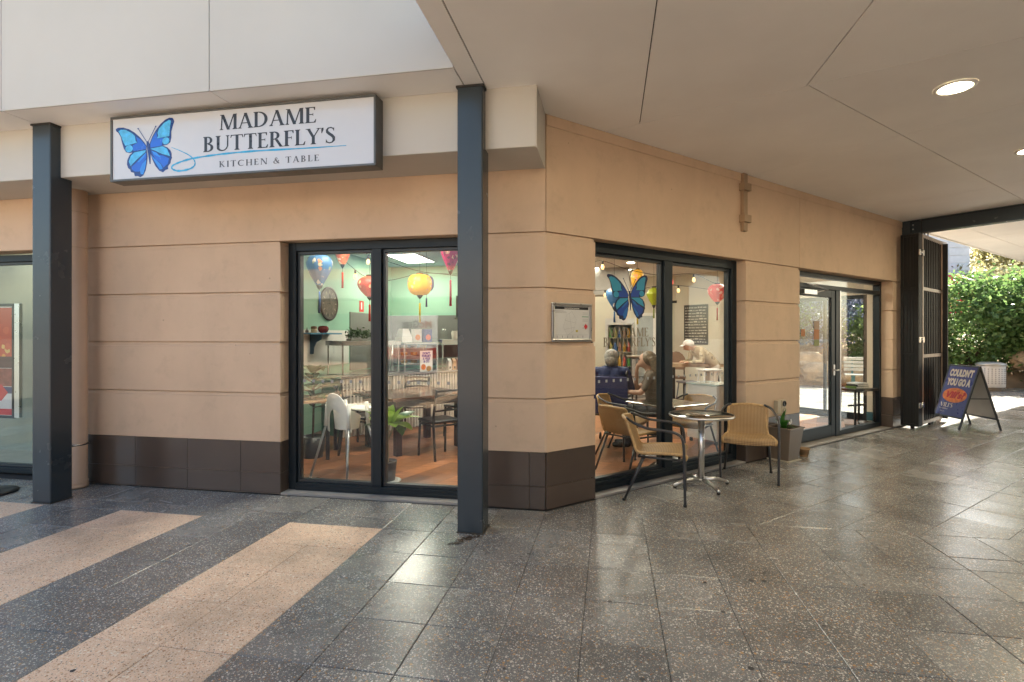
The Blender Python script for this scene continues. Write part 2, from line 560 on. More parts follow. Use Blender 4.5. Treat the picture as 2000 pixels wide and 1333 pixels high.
def paver_obj(poly, salmon):
    key = None
    if len(poly) == 4:
        e = [(Vector(poly[(i+1) % 4])-Vector(poly[i])) for i in range(4)]
        key = (round(e[0].length, 3), round(e[1].length, 3), round(math.atan2(e[0].y, e[0].x), 3), salmon)
    c = (sum(p[0] for p in poly)/len(poly), sum(p[1] for p in poly)/len(poly))
    if key in SQ:
        me = SQ[key]
    else:
        vs, fs = chamfered([(p[0]-c[0], p[1]-c[1]) for p in poly])
        me = B().add(vs, fs).mesh('paver', M_SALM if salmon else M_PAVE)
        if key: SQ[key] = me
    o = inst('paver', me, paving, (c[0], c[1], rnd.uniform(-0.0012, 0.0012)))
    o.rotation_euler = (rnd.gauss(0, 0.0009), rnd.gauss(0, 0.0009), 0)
rest = {False: B(), True: B()}
for k, (sc_, poly, salmon) in enumerate(scored):
    if k < 296 and sc_ > 0:
        paver_obj(poly, salmon)
    else:
        vs, fs = chamfered(poly); rest[salmon].add(vs, fs)
for key, nm, m_ in ((False, 'outlying_dark_pavers', M_PAVE), (True, 'outlying_salmon_pavers', M_SALM)):
    tag(rest[key].out(nm, m_, paving), kind='stuff')

# rust-brown stain beside the near column foot, chalk marks and grime: thin films on the pavers
M_RUST = mat('rust_stain', (0.055, 0.032, 0.014), 0.8, var=0.5, vscale=60, bump=0.5, bscale=200)
def blot(name, pts, m_, z=0.0045, parent=paving):
    return B().add([(p[0], p[1], z) for p in pts], [tuple(range(len(pts)))]).out(name, m_, parent)
rb = B()
for k in range(46):
    t = rnd.random()
    cx = -1.115 + 0.13*(1-t) + rnd.gauss(0, 0.028); cy = 3.855 - 0.20*t + rnd.gauss(0, 0.012)
    r_ = rnd.uniform(0.004, 0.016)
    rb.add([(cx+r_*rnd.uniform(.6, 1.3)*math.cos(a), cy+r_*rnd.uniform(.6, 1.3)*math.sin(a), 0.0040+k*0.00006) for a in [i*0.9 for i in range(7)]], [tuple(range(7))])
rb.out('rust_stain', M_RUST, paving)
M_CHALK = mat('chalk', (0.42, 0.42, 0.40), 0.95, var=0.3, vscale=50)
ck = B()
def chalk(p, q, w):
    p, q = on_ground(*p), on_ground(*q); d = (q-p).normalized(); n_ = Vector((-d.y, d.x, 0))*w
    ck.add([p+n_*.4, q+n_, q-n_, p-n_*.4], [(0, 1, 2, 3)], Matrix.Translation((0, 0, 0.0042+0.0001*len(ck.f))))
chalk((236, 949), (262, 953), 0.008); chalk((262, 953), (206, 972), 0.010); chalk((206, 972), (160, 981), 0.006); chalk((262, 953), (282, 948), 0.006)
chalk((310, 978), (336, 984), 0.008); chalk((120, 1000), (152, 995), 0.006)
ck.out('chalk_mark', M_CHALK, paving)
gs = B()
for k in range(90):
    x, y, r_ = rnd.uniform(-4.5, 4.5), rnd.uniform(1.8, 6.5), rnd.uniform(.006, .016)
    if y > 4.3 and x < y-4.8: continue
    gs.add([(x+r_*rnd.uniform(.75, 1.15)*math.cos(i*.785), y+r_*rnd.uniform(.75, 1.15)*math.sin(i*.785), .0021) for i in range(8)], [tuple(range(8))])
tag(gs.out('gum_spots', mat('old_gum', (.055, .052, .048), .8, var=.3), paving), kind='stuff')

# ================================================================== THE CAFE BUILDING
cafe = thing('cafe_building', 'tan rendered corner shop building with brown tiled plinth and white upper storey', 'building', (P0.x, P0.y, 0))
CI = Matrix.Translation((-P0.x, -P0.y, 0))           # world -> building space
def wb(m=None): return B(CI @ (m or I4))            # builder for parts of the cafe in world (or wall) coordinates
XJ, XW0, XW1 = -5.75, -3.07, -1.20                   # left shop jamb, cafe window from / to
T1, T2, T3, T4, TE = 0.58, 3.005, 4.24, 7.195, 7.75  # along the second wall: window, pier, door, pier, end
ZB = [0.497, 0.962, 1.448, 1.925, 2.405]
def w2(t, n): p = rw(t, n); return (p.x, p.y)
def plan_left(i): return [(XJ+i, YW+i), (XW0-i, YW+i), (XW0-i, YW+0.2), (XJ+i, YW+0.2)]
def plan_corner(i): return [(XW1+i, YW+i), (P0.x-0.012-i*.41, YW+i), w2(0.012-i*.41, -i), w2(T1-i, -i), w2(T1-i, -0.2), (-0.623, YW+0.2), (XW1+i, YW+0.2)]
def plan_pier(t0, t1):
    def f(i): return [w2(t0+i, -i), w2(t1-i, -i), w2(t1-i, -0.25), w2(t0+i, -0.25)]
    return f
for f in (plan_left, plan_corner, plan_pier(T2, T3), plan_pier(T4, TE)):
    wb().prism(f(0.030), 0.0, 2.41).out('pier_core', M_TAN, cafe)
    for k in range(4): wb().prism(f(0.011), ZB[k+1]-0.0385, ZB[k+1]-0.008).out('rebate_strip', M_TAN, cafe)
    for k in range(4):
        wb().prism(f(0), ZB[k], ZB[k+1]-0.038).out('wall_band', M_TAN, cafe, bevel=0.003)
wb().prism([(-12, YW), (P0.x-0.012, YW), (P0.x-0.002, YW+0.002), (-0.623, YW+0.2), (-12, YW+0.2)], 2.405, ZC+0.02).out('lintel_wall', M_TAN, cafe, bevel=0.003)
wb().prism([w2(0.004, 0), w2(4.237, 0), w2(4.237, -0.2), w2(0.09, -0.2)], 2.405, ZC+0.02).out('lintel_wall', M_TAN, cafe, bevel=0.003)
wb().prism([w2(4.243, 0), w2(TE, 0), w2(TE, -0.2), w2(4.243, -0.2)], 2.405, ZC+0.02).out('lintel_wall', M_TAN, cafe, bevel=0.003)
wb(RW).box(0.004, TE, -0.009, 0.0, 3.315, ZC-0.002).out('cornice_strip', M_TAN, cafe, bevel=0.002)
# plinth tiles, each its own piece, on a pale grout bed
def tile_run(m, a0, a1, joints, y0):
    edges = [a0] + [j for j in joints if a0+0.02 < j < a1-0.02] + [a1]
    for i in range(len(edges)-1):
        for z0, z1 in ((0.004, 0.199), (0.201, 0.496)):
            e = 0.0013
            wb(m).box(edges[i]+e, edges[i+1]-e, y0, y0+0.0095, z0+e, z1-e*0.3).out('plinth_tile', M_TILE, cafe, bevel=0.0012)
ML = Matrix.Translation((0, YW, 0))
tile_run(ML, XJ, XW0, [-5.278, -4.683, -4.082, -3.493], 0)
tile_run(ML, XW1, P0.x-0.004, [-1.279, -0.684], 0)
tile_run(RW, 0.004, T1, [], 0)
tile_run(RW, T2, T3, [3.41, 4.0], 0)
tile_run(RW, T4, TE, [], 0)
def rev(px, py, ang): return Matrix.Translation((px, py, 0)) @ Matrix.Rotation(ang, 4, 'Z')
tile_run(rev(XW0, YW+0.010, R(90)), 0.0, 0.12, [], 0)                      # window jamb left
tile_run(RW @ Matrix.Translation((T2, 0.24, 0)) @ Matrix.Rotation(R(-90), 4, 'Z'), 0.12, 0.23, [], 0)
tile_run(RW @ Matrix.Translation((T4, 0.24, 0)) @ Matrix.Rotation(R(-90), 4, 'Z'), 0.06, 0.23, [], 0)
gb = wb()
gb.prism([(XJ+.012, YW+.0105), (XW0-.012, YW+.0105), (XW0-.012, YW+.19), (XJ+.012, YW+.19)], 0, 0.498)
gb.out('grout_bed', M_GROUT, cafe)
# sills of pale concrete under the frames
sl = wb(); sl.box(XW0, XW1, YW+0.004, YW+0.22, -0.003, 0.016); sl.out('concrete_sill', M_CONC, cafe)
sl = wb(RW); sl.box(T1, T2, 0.004, 0.24, -0.003, 0.016); sl.out('concrete_sill', M_CONC, cafe)
sl = wb(RW); sl.box(T3, T4, 0.02, 0.30, -0.003, 0.010); sl.out('concrete_sill', M_CONC, cafe)

M_BEAD = mat('bead_paint', (0.016, 0.022, 0.027), 0.4, var=0.1, vscale=3, rvar=.02)
def window(m, x0, x1, z0, z1, mulls, y0, jw=0.07, mw=0.075, bw=0.028, d=0.10, name='window'):
    """frame bars with stepped beads; panes hang under the frame"""
    f = wb(m)
    f.box(x0, x0+jw, y0, y0+d, z0, z1).box(x1-jw, x1, y0, y0+d, z0, z1)
    f.box(x0+jw, x1-jw, y0, y0+d, z1-jw, z1).box(x0+jw, x1-jw, y0, y0+d, z0, z0+jw*0.85)
    f.box(x0+jw, x1-jw, y0-0.012, y0-0.0005, z0, z0+jw*0.5)
    cols, a = [], x0+jw
    for mx in mulls:
        f.box(mx-mw/2, mx+mw/2, y0-0.004, y0+d+0.002, z0+jw*0.85, z1-jw)
        cols.append((a, mx-mw/2)); a = mx+mw/2
    cols.append((a, x1-jw))
    fo = f.out(name, M_FRAME, cafe, bevel=0.003)
    for (a, b_) in cols:
        bd = wb(m)
        zb0, zb1, yb = z0+jw*0.85, z1-jw, y0+0.03
        bd.box(a+.0005, a+bw, yb, y0+d-0.01, zb0, zb1).box(b_-bw, b_-.0005, yb, y0+d-0.01, zb0, zb1)
        bd.box(a+bw, b_-bw, yb, y0+d-0.01, zb1-bw, zb1-.0005).box(a+bw, b_-bw, yb, y0+d-0.01, zb0+.0005, zb0+bw)
        bd.out('glazing_bead', M_BEAD, fo, bevel=0.002)
        wb(m).box(a+bw-0.004, b_-bw+0.004, y0+0.055, y0+0.0625, zb0+bw-0.004, zb1-bw+0.004).out('pane', M_GLASS, fo)
    return fo
win1 = window(ML, XW0+.002, XW1, 0.018, 2.403, [-2.152], 0.125, jw=0.08, mw=0.093)
win2 = window(RW, T1-0.02, T2-.002, 0.018, 2.403, [1.755], 0.118, jw=0.10, mw=0.125)
win0 = window(ML, -8.6, XJ, 0.018, 2.38, [-7.2], 0.125, jw=0.07, mw=0.09)
# entrance: hinged glazed leaf, fixed light, header
YD = 0.165
dr = wb(RW)
dr.box(T3, T3+0.06, YD, YD+.10, 0.012, 2.403).box(T4-.075, T4-.002, YD, YD+.10, 0.012, 2.403)
dr.box(T3+.06, T4-.075, YD, YD+.10, 2.345, 2.403).box(T3+.06, T4-.075, YD, YD+.10, 2.185, 2.245)
dr.box(5.62, 5.735, YD, YD+.10, 0.012, 2.185)
dr.box(5.735, T4-.075, YD, YD+.10, 0.012, 0.085)
door_frame = dr.out('door_frame', M_FRAME, cafe, bevel=0.003)
wb(RW).box(5.735, 5.765, YD-.006, YD+.09, 0.086, 2.184).out('jamb_trim', M_ALU, door_frame)
wb(RW).box(T3+.06, T4-.075, YD+.045, YD+.053, 2.245, 2.345).out('transom_pane', M_GLASS, door_frame)
wb(RW).box(5.765, T4-.075, YD+.045, YD+.053, 0.085, 2.185).out('pane', M_GLASS, door_frame)
lf = wb(RW)
lf.box(4.31, 4.42, YD+.01, YD+.06, 0.02, 2.18).box(5.50, 5.615, YD+.01, YD+.06, 0.02, 2.18)
lf.box(4.42, 5.50, YD+.01, YD+.06, 2.07, 2.18).box(4.42, 5.50, YD+.01, YD+.06, 0.02, 0.19)
door_leaf = lf.out('door', M_FRAME, cafe, bevel=0.003)
wb(RW).box(4.42, 5.50, YD+.03, YD+.038, 0.19, 2.07).out('pane', M_GLASS, door_leaf)
h_ = wb(RW); h_.tube([(5.56, YD+.01, 1.0), (5.56, YD-.055, 1.0), (5.62, YD-.055, 1.0)], 0.011).cbox((5.56, YD+.004, 1.0), .05, .012, .16)
h_.out('handle', M_ALU, door_leaf)
cl_ = wb(RW); cl_.box(4.6, 4.95, YD-.05, YD+.005, 2.09, 2.15).tube([(4.9, YD-.03, 2.12), (5.15, YD-.10, 2.16), (4.75, YD-.02, 2.24)], 0.010)
cl_.out('door_closer', M_ALU, door_leaf)
M_CARD1 = mat('notice_orange', (0.42, 0.17, 0.06), 0.6); M_CARD2 = mat('notice_olive', (0.25, 0.27, 0.10), 0.6)
M_CARD3 = mat('notice_tan', (0.40, 0.28, 0.20), 0.6)
wb(RW).box(5.02, 5.16, YD+.0245, YD+.0285, 1.60, 1.72).out('door_notice', M_CARD3, door_leaf)
wb(RW).box(5.02, 5.16, YD+.0245, YD+.0285, 1.455, 1.598).out('door_notice', M_CARD1, door_leaf)
wb(RW).box(5.02, 5.16, YD+.0245, YD+.0285, 1.36, 1.453).out('door_notice', M_CARD2, door_leaf)
wb(RW).box(4.66, 4.76, YD+.0245, YD+.0285, 1.50, 1.60).out('door_notice', M_CARD1, door_leaf)

# white bulkhead, upper wall sheets and soffit
bk = wb(); bk.box(-12, -0.552, 3.972, YW-0.001, 2.945, ZC+0.015)
bk.out('bulkhead', M_WHITE, cafe, bevel=0.004)
bk = wb(); bk.box(-0.553, -0.545, 3.970, YW-0.012, 2.935, ZC+0.015); bk.out('bulkhead_end_board', M_WHITE, cafe)
XU = [-11.08, -9.077, -7.074, -5.071, -3.066, -1.093]
for i in range(len(XU)-1):
    wb().box(XU[i]+.003, XU[i+1]-.003, 3.606, 3.622, ZC, 5.2).out('wall_sheet', M_WHITE, cafe, bevel=0.002)
    wb().box(XU[i]+.003, XU[i+1]-.003, 3.607, 3.971, ZC+.0005, ZC+0.016).out('soffit_sheet', M_SOFFIT, cafe)
wb().box(-1.09, 1.5, 3.606, 3.622, 3.9, 5.2).out('wall_sheet', M_WHITE, cafe)
um = wb(); um.box(-12, 1.5, 3.624, 9.0, ZC+0.018, 5.2); um.out('upper_sun_block', M_DARK, cafe)  # unseen mass behind the wall sheets, put in to block the sun
rf = wb(); rf.prism([(-12, YW+.01), (-0.6, YW+.01), w2(TE, -.012), w2(TE, -6.3), (-12, 14.0)], 3.06, ZC+0.3); rf.out('roof_slab', M_DARK, cafe)

# ---- inside: walls, ceiling
M_MINT = mat('mint_paint', (0.26, 0.46, 0.34), 0.6, var=0.05, vscale=1.0)
M_CREAM = mat('cream_paint', (0.66, 0.61, 0.50), 0.65, var=0.05, vscale=1.0)
M_CEIL = mat('inside_ceiling', (0.72, 0.70, 0.66), 0.8, var=0.03)
M_SPLASH = mat('grey_splashback', (0.16, 0.16, 0.145), 0.35, var=0.1)
M_PANELW = mat('white_wall_board', (0.66, 0.64, 0.60), 0.4, var=0.04)
XL = -4.5
wb().box(XL-.1, XL, YW+.21, 10.4, 0, ZI).out('inner_wall', M_MINT, cafe)
wb().box(XL-.1, -0.9, 10.4, 10.5, 0, ZI).out('inner_wall', M_MINT, cafe)
wb().box(-1.0, -0.9, 10.51, 13.2, 0, ZI).out('inner_wall', M_CREAM, cafe)
BW = wb(); BW.box(-1.0, 1.10, 13.2, 13.3, 0, ZI).box(1.66, 1.75, 13.2, 13.3, 0, ZI).box(1.10, 1.66, 13.2, 13.3, 2.36, ZI)
BW.out('inner_wall', M_CREAM, cafe)
EN0, EN1, EZ = 0.55, 1.90, 2.24                     # garden door opening in the end wall (metres in from the second wall)
ew = wb(RW)
ew.box(TE-.12, TE-.001, 0.25, EN0, 0, ZI+.1).box(TE-.12, TE-.001, EN1, 5.75, 0, ZI+.1).box(TE-.12, TE-.001, EN0, EN1, EZ, ZI+.1)
ew.out('inner_wall', M_CREAM, cafe)
tw = wb(RW); tw.box(TE, TE+.1, 0.0, EN0, 0, ZC+.02).box(TE, TE+.1, EN1, 6.2, 0, ZC+.02).box(TE, TE+.1, EN0, EN1, EZ, ZC+.02)
tw.out('end_wall', M_TAN, cafe)
wb(RW).box(TE-.135, TE-.121, 0.25, EN0, 0.02, 0.17).out('skirting', mat('teal_skirting', (0.02, 0.10, 0.13), 0.5), cafe)
cl = wb(); cl.prism([(XL-.1, YW+.205), (-0.625, YW+.205), w2(TE-.12, -.21), (1.47, 13.3), (XL-.1, 13.3)], ZI, ZI+.05)
cl.out('inner_ceiling', M_CEIL, cafe)
gd = wb(RW)
gd.box(TE-.09, TE-.03, EN0, EN0+.07, 0.01, EZ).box(TE-.09, TE-.03, EN1-.07, EN1, 0.01, EZ).box(TE-.09, TE-.03, EN0+.07, EN1-.07, EZ-.07, EZ)
gd.box(TE-.09, TE-.03, EN0+.07, EN1-.07, 0.01, 0.12).box(TE-.088, TE-.032, 1.26, 1.30, 0.12, EZ-.07)
gdo = gd.out('garden_door', M_FRAME, cafe)
wb(RW).box(TE-.064, TE-.056, EN0+.07, EN1-.07, 0.12, EZ-.07).out('pane', M_CLEAR, gdo)
bw_ = wb(); bw_.box(1.10, 1.15, 13.18, 13.28, 0, 2.36).box(1.61, 1.66, 13.18, 13.28, 0, 2.36).box(1.15, 1.61, 13.18, 13.28, 2.30, 2.36)
bwo = bw_.out('rear_window', M_FRAME, cafe)
wb().box(1.15, 1.61, 13.22, 13.228, 0, 2.30).out('pane', M_CLEAR, bwo)
wb().box(XL, XL+.012, 6.55, 8.55, 1.03, 1.60).out('wall_board', M_PANELW, cafe)
wb().box(XL, XL+.014, 8.60, 10.39, 0.9, 1.93).out('splashback', M_SPLASH, cafe)
wb().box(XL+.02, -2.9, 10.384, 10.399, 0.9, 1.93).out('splashback', M_SPLASH, cafe)
# neighbouring shop behind the left pane: an added partition holding the pane's grey-green reflection as colour
M_PANE_TONE = mat('pane_reflection_tone', (0.34, 0.37, 0.30), 0.6, var=0.06)  # tone of the reflection in the glass, given to the partition
wb().box(-9.5, XL-.11, 5.6, 5.7, 0, ZI).out('inner_wall', M_PANE_TONE, cafe)
wb().box(-9.5, -5.6, YW+.24, 5.6, 0.002, 0.012).out('inner_floor', mat('shop_vinyl', (0.36, 0.37, 0.32), 0.4), cafe)
wb().box(-9.5, -5.6, YW+.205, 5.6, ZI-.2, ZI-.15).out('inner_ceiling', M_CEIL, cafe)

# ---- timber-look plank floor of the cafe
M_PLANK = None
def plank_mat():
    m, nt, b, _ = nodes_of('plank_vinyl')
    p = pos_of(nt)
    mp = nt.nodes.new('ShaderNodeMapping'); nt.links.new(p, mp.inputs[0]); mp.inputs['Rotation'].default_value = (0, 0, R(-70)); mp.inputs['Scale'].default_value = (1.5, 14, 1)
    oi = nt.nodes.new('ShaderNodeObjectInfo').outputs['Random']
    n1 = noise_n(nt, mp.outputs[0], 3.0, 5)
    c = ramp(nt, n1, [(0.3, (0.19, 0.070, 0.028)), (0.7, (0.40, 0.165, 0.070))])
    h = nt.nodes.new('ShaderNodeHueSaturation'); nt.links.new(c, h.inputs['Color'])
    nt.links.new(mathn(nt, 'MULTIPLY_ADD', oi, 1.0, 0.5), h.inputs['Value'])
    nt.links.new(h.outputs[0], b.inputs['Base Color'])
    b.inputs['Roughness'].default_value = 0.33
    MATS['plank_vinyl'] = m
    return m
M_PLANK = plank_mat()
fb = B(); fb.prism([(XL-.1, YW+.21), (-0.62, YW+.21), w2(TE, -.21), (1.64, 13.3), (XL-.1, 13.3)], -0.003, 0.006)
cafe_floor = tag(fb.out('cafe_floor', mat('plank_joint', (0.06, 0.03, 0.018), 0.7)), kind='structure')
ang = R(70)
ca, sa = math.cos(ang), math.sin(ang)
PL, PWD = 0.62, 0.205
pmesh = B().box(-PL/2+.001, PL/2-.001, -PWD/2+.001, PWD/2-.001, 0.0061, 0.0115).mesh('floor_plank', M_PLANK)
plist = []
for i in range(-40, 40):
    for j in range(-60, 60):
        u = (i + (0.5 if j % 2 else 0.0)) * PL
        w = j * PWD
        x, y = -1.0 + u*ca - w*sa, 8.0 + u*sa + w*ca
        c = Vector((x, y, 0))
        dn = (c - P0).dot(Vector((S2, -S2, 0)))
        tt = (c - P0).dot(Vector((S2, S2, 0)))
        if y < YW+.40 or dn > -0.42 or x < XL+.25 or tt > TE-.35: continue
        k = view_px(c)
        if not k or not (540 < k[0] < 1720): continue
        plist.append((k[2], x, y))
plist.sort()
pr = B()
for k, (s, x, y) in enumerate(plist):
    if k < 280: inst('floor_plank', pmesh, cafe_floor, (x, y, 0), ang)
    else: pr.box(-PL/2+.001, PL/2-.001, -PWD/2+.001, PWD/2-.001, 0.0061, 0.0115, Matrix.Translation((x, y, 0)) @ Matrix.Rotation(ang, 4, 'Z'))
if pr.v: tag(pr.out('far_floor_planks', M_PLANK, cafe_floor), kind='stuff')

# ================================================================== CANOPY
canopy = thing('canopy', 'wide flat canopy lined with off-white ceiling sheets over the walkway', 'canopy', (0, 0, 0))
def panel(poly, z0=ZC, th=0.016, gap=0.0042, m_=None):
    if area(poly) < 0: poly = poly[::-1]
    n = len(poly); q = []
    for i in range(n):
        p0, p1, p2 = Vector(poly[i-1]), Vector(poly[i]), Vector(poly[(i+1) % n])
        e1, e2 = (p1-p0).normalized(), (p2-p1).normalized()
        n1, n2 = Vector((-e1.y, e1.x)), Vector((-e2.y, e2.x))
        q.append(p1 + (n1+n2)*(gap/max(1+n1.dot(n2), 0.4)))
    B().prism(q, z0, z0+th).out('ceiling_panel', m_ or M_SOFFIT, canopy)
def tidy(poly):
    res = []
    for p in poly:
        if not res or (Vector(p)-Vector(res[-1])).length > 0.01: res.append(p)
    if len(res) > 1 and (Vector(res[0])-Vector(res[-1])).length < 0.01: res.pop()
    return res
panel([(-1.09, -0.8), (-0.937, -0.8), (-0.937, 4.5), (-1.09, 4.5)])
XC = [-0.935, 0.265, 1.475, 2.685, 3.895, 5.1, 6.3, 7.5, 8.7]  # out-of-view sheets on the right extended to darken the second wall
for i in range(len(XC)-1):
    for y0, y1 in ((-0.8, 1.3), (1.3, 9)):
        p = [(XC[i], y0), (XC[i+1], y0), (XC[i+1], y1), (XC[i], y1)]
        p = clip(p, 0.4142, 1, 4.979); p = clip(p, -1, 1, 5.05)
        p = tidy(p)
        if len(p) > 2 and abs(area(p)) > .01: panel(p)
for a0, a1 in ((1.0, 5.885), (5.885, 8.88), (8.88, 10.36)):
    for b0, b1 in ((-3.572, -2.03), (-2.03, -0.83), (-0.83, 0.37), (0.37, 1.57), (1.57, 2.77)):
        p = [((a+b)*S2, (a-b)*S2) for a, b in ((a0,b0),(a0,b1),(a1,b1),(a1,b0))]
        p = tidy(clip(p, -0.4142, -1, -4.979))
        if len(p) > 2 and abs(area(p)) > .01: panel(p)
for a0, a1 in ((10.46, 13.4), (13.4, 16.4), (16.4, 19.4)):
    for b0, b1 in ((-3.68, -3.12), (-3.12, -1.9), (-1.9, -0.7), (-0.7, 0.5), (0.5, 1.57)):
        p = [((a+b)*S2, (a-b)*S2) for a, b in ((a0,b0),(a0,b1),(a1,b1),(a1,b0))]
        panel(p)
def ab(a, b): return ((a+b)*S2, (a-b)*S2)
sb = B()
sb.prism([(-1.088, -0.8), (8.7, -0.8), (8.7, 4.78), ab(19.4, 2.77), ab(19.4, -3.68), ab(10.55, -3.68), ab(2.9, -3.60), (-0.60, 3.60), (-1.088, 3.60)], ZC+0.0165, ZC+0.42)
sb.out('canopy_slab', M_DARK, canopy)
fe = B(RW); fe.box(TE+.12, 16.6, 0.106, 0.13, ZC-.02, ZC+.40); fe.out('fascia', M_SOFFIT, canopy)

# steel: two square posts, the beam at the end of the wall
def post(x, label):
    t = thing('steel_column', label, 'column', (x, 3.98, 0), 0, 'square slate-blue posts under the bulkhead')
    B().box(-.10, .10, -.10, .10, 0.003, ZC-.001).out('shaft', M_STEEL, t, bevel=0.012, seg=3)
    B().box(-.108, .108, -.108, .108, ZC-.016, ZC-.0005).out('shadow_gap_collar', M_DARK, t)
    B().box(-.104, .104, -.104, .104, .0005, .009).out('sealant_base', mat('sealant', (.05, .042, .034), .8, var=.5, vscale=40), t)
    return t
post(-5.015, 'square slate-blue steel post beside the tan downpipe')
post(-1.045, 'square slate-blue steel post standing in front of the corner pier')
bm_ = thing('steel_beam', 'dark steel beam under the canopy beyond the folding gate', 'beam', rw(7.62, 0, 0), R(45))
w_ = B(); w_.box(-.006, .006, -6.4, -.02, 3.205, ZC-.016); w_.out('web', M_STEEL, bm_)
w_ = B(); w_.box(-.08, .08, -6.4, -.02, 3.190, 3.2045); w_.out('bottom_flange', M_STEEL, bm_)
w_ = B(); w_.box(-.08, .08, -6.4, -.02, ZC-.0155, ZC-.001); w_.out('top_flange', M_STEEL, bm_)
w_ = B(); w_.box(-.07, .07, -.12, -.002, 3.0, ZC-.002); w_.out('end_plate', M_STEEL, bm_)
w_ = B()
for z in (3.26, 3.33): w_.ball((-.075, -.16, z), .012, 8, 5)
w_.out('bolt', M_ALU, bm_)

# downpipe
dp = thing('downpipe', 'round tan rainwater downpipe on the wall behind the left post', 'downpipe', (-5.235, 4.36, 0))
w_ = B(); w_.lathe([(.118, 0.004), (.118, .03), (.112, .034), (.116, .045), (.116, .065), (.110, .07), (.108, 2.60), (.108, 2.944)], seg=28); w_.out('pipe', mat('pipe_lit_tan', (.68, .50, .37), .32, var=.06), dp)  # paler than the wall tan: lit-side contrast put into the pipe colour
for z in (0.42, 2.37, 2.72):
    w_ = B(); w_.lathe([(.1095, z), (.1115, z+.002), (.1115, z+(.018 if z < 1 else .008)), (.1095, z+(.02 if z < 1 else .01))], seg=28)
    w_.out('pipe_strap', M_STAIN if z < 1 else M_TAN, dp)
B().box(-.02, .02, .09, .15, .40, .45).out('strap_lug', M_STAIN, dp)

# canopy downlights
M_LENS = emit('downlight_lens', (1.0, 0.86, 0.62), 45.0)
M_TRIM = mat('white_trim', (0.78, 0.76, 0.72), 0.35)
def downlight(p, label):
    t = thing('downlight', label, 'ceiling light', (p[0], p[1], ZC), 0, 'round downlights in the canopy')
    B().lathe([(.135, -.0005), (.135, -.008), (.120, -.014), (.100, -.012), (.098, -.002)], seg=36, caps=False).out('trim_ring', M_TRIM, t)
    B().lathe([(.0, -.006), (.098, -.006)], seg=36, caps=False).out('lens', M_LENS, t)
downlight((2.60, 4.587), 'round lit downlight set in the canopy ceiling')
downlight((4.25, 6.28), 'round lit downlight cut by the right edge of the picture')
downlight((1.08, 2.92), 'unseen canopy downlight above the viewer, added for lighting')  # out of view, extra lamp for more light under the canopy
downlight((5.64, 7.925), 'unseen canopy downlight near the dark beam, added for lighting')  # second extra lamp, past the right edge of view

# ================================================================== LETTERING
class Glyphs:
    """roman capitals drawn from stems, hairlines, bowls and serifs; cap height 1"""
    TH, TN, SF = 0.165, 0.074, 0.046
    def __init__(self): self.p = []
    def q(self, *pts): self.p.append(list(pts))
    def rect(self, x0, y0, x1, y1): self.q((x0,y0),(x1,y0),(x1,y1),(x0,y1))
    def serif(self, x0, x1, y, top=False):
        s = self.SF; a, b = x0-.065, x1+.065
        if top: self.q((a,y-s),(b,y-s),(b,y),(a,y)); self.q((x0-.03,y-s),(x0,y-s*2.2),(x1,y-s*2.2),(x1+.03,y-s))
        else: self.q((a,y),(b,y),(b,y+s),(a,y+s)); self.q((x0-.03,y+s),(x1+.03,y+s),(x1,y+s*2.2),(x0,y+s*2.2))
    def stem(self, x, w, y0=0, y1=1, sb=True, st=True):
        self.rect(x, y0, x+w, y1)
        if sb: self.serif(x, x+w, y0)
        if st: self.serif(x, x+w, y1, True)
    def diag(self, x0, y0, x1, y1, w): self.q((x0,y0),(x0+w,y0),(x1+w,y1),(x1,y1))
    def arc(self, cx, cy, rx, ry, a0, a1, w0, w1, w2=None, n=14):
        """band along an ellipse, width w0 at ends and w1 in the middle"""
        pts = []
        for i in range(n+1):
            t = i/n; a = R(a0+(a1-a0)*t)
            k = math.sin(math.pi*t); w = w0+(w1-w0)*k
            pts.append(((cx+rx*math.cos(a), cy+ry*math.sin(a)), (cx+(rx-w)*math.cos(a), cy+(ry-min(w, .06+.3*w))*math.sin(a))))
        for i in range(n): self.q(pts[i][0], pts[i+1][0], pts[i+1][1], pts[i][1])
    def path(self, pts, ws):
        L = []
        for i, p in enumerate(pts):
            a = Vector(pts[max(i-1,0)]); b = Vector(pts[min(i+1,len(pts)-1)])
            d = (b-a).normalized(); n = Vector((-d.y, d.x))*(ws[i] if isinstance(ws,(list,tuple)) else ws)/2
            L.append((Vector(p)+n, Vector(p)-n))
        for i in range(len(pts)-1): self.q(tuple(L[i][0]), tuple(L[i][1]), tuple(L[i+1][1]), tuple(L[i+1][0]))

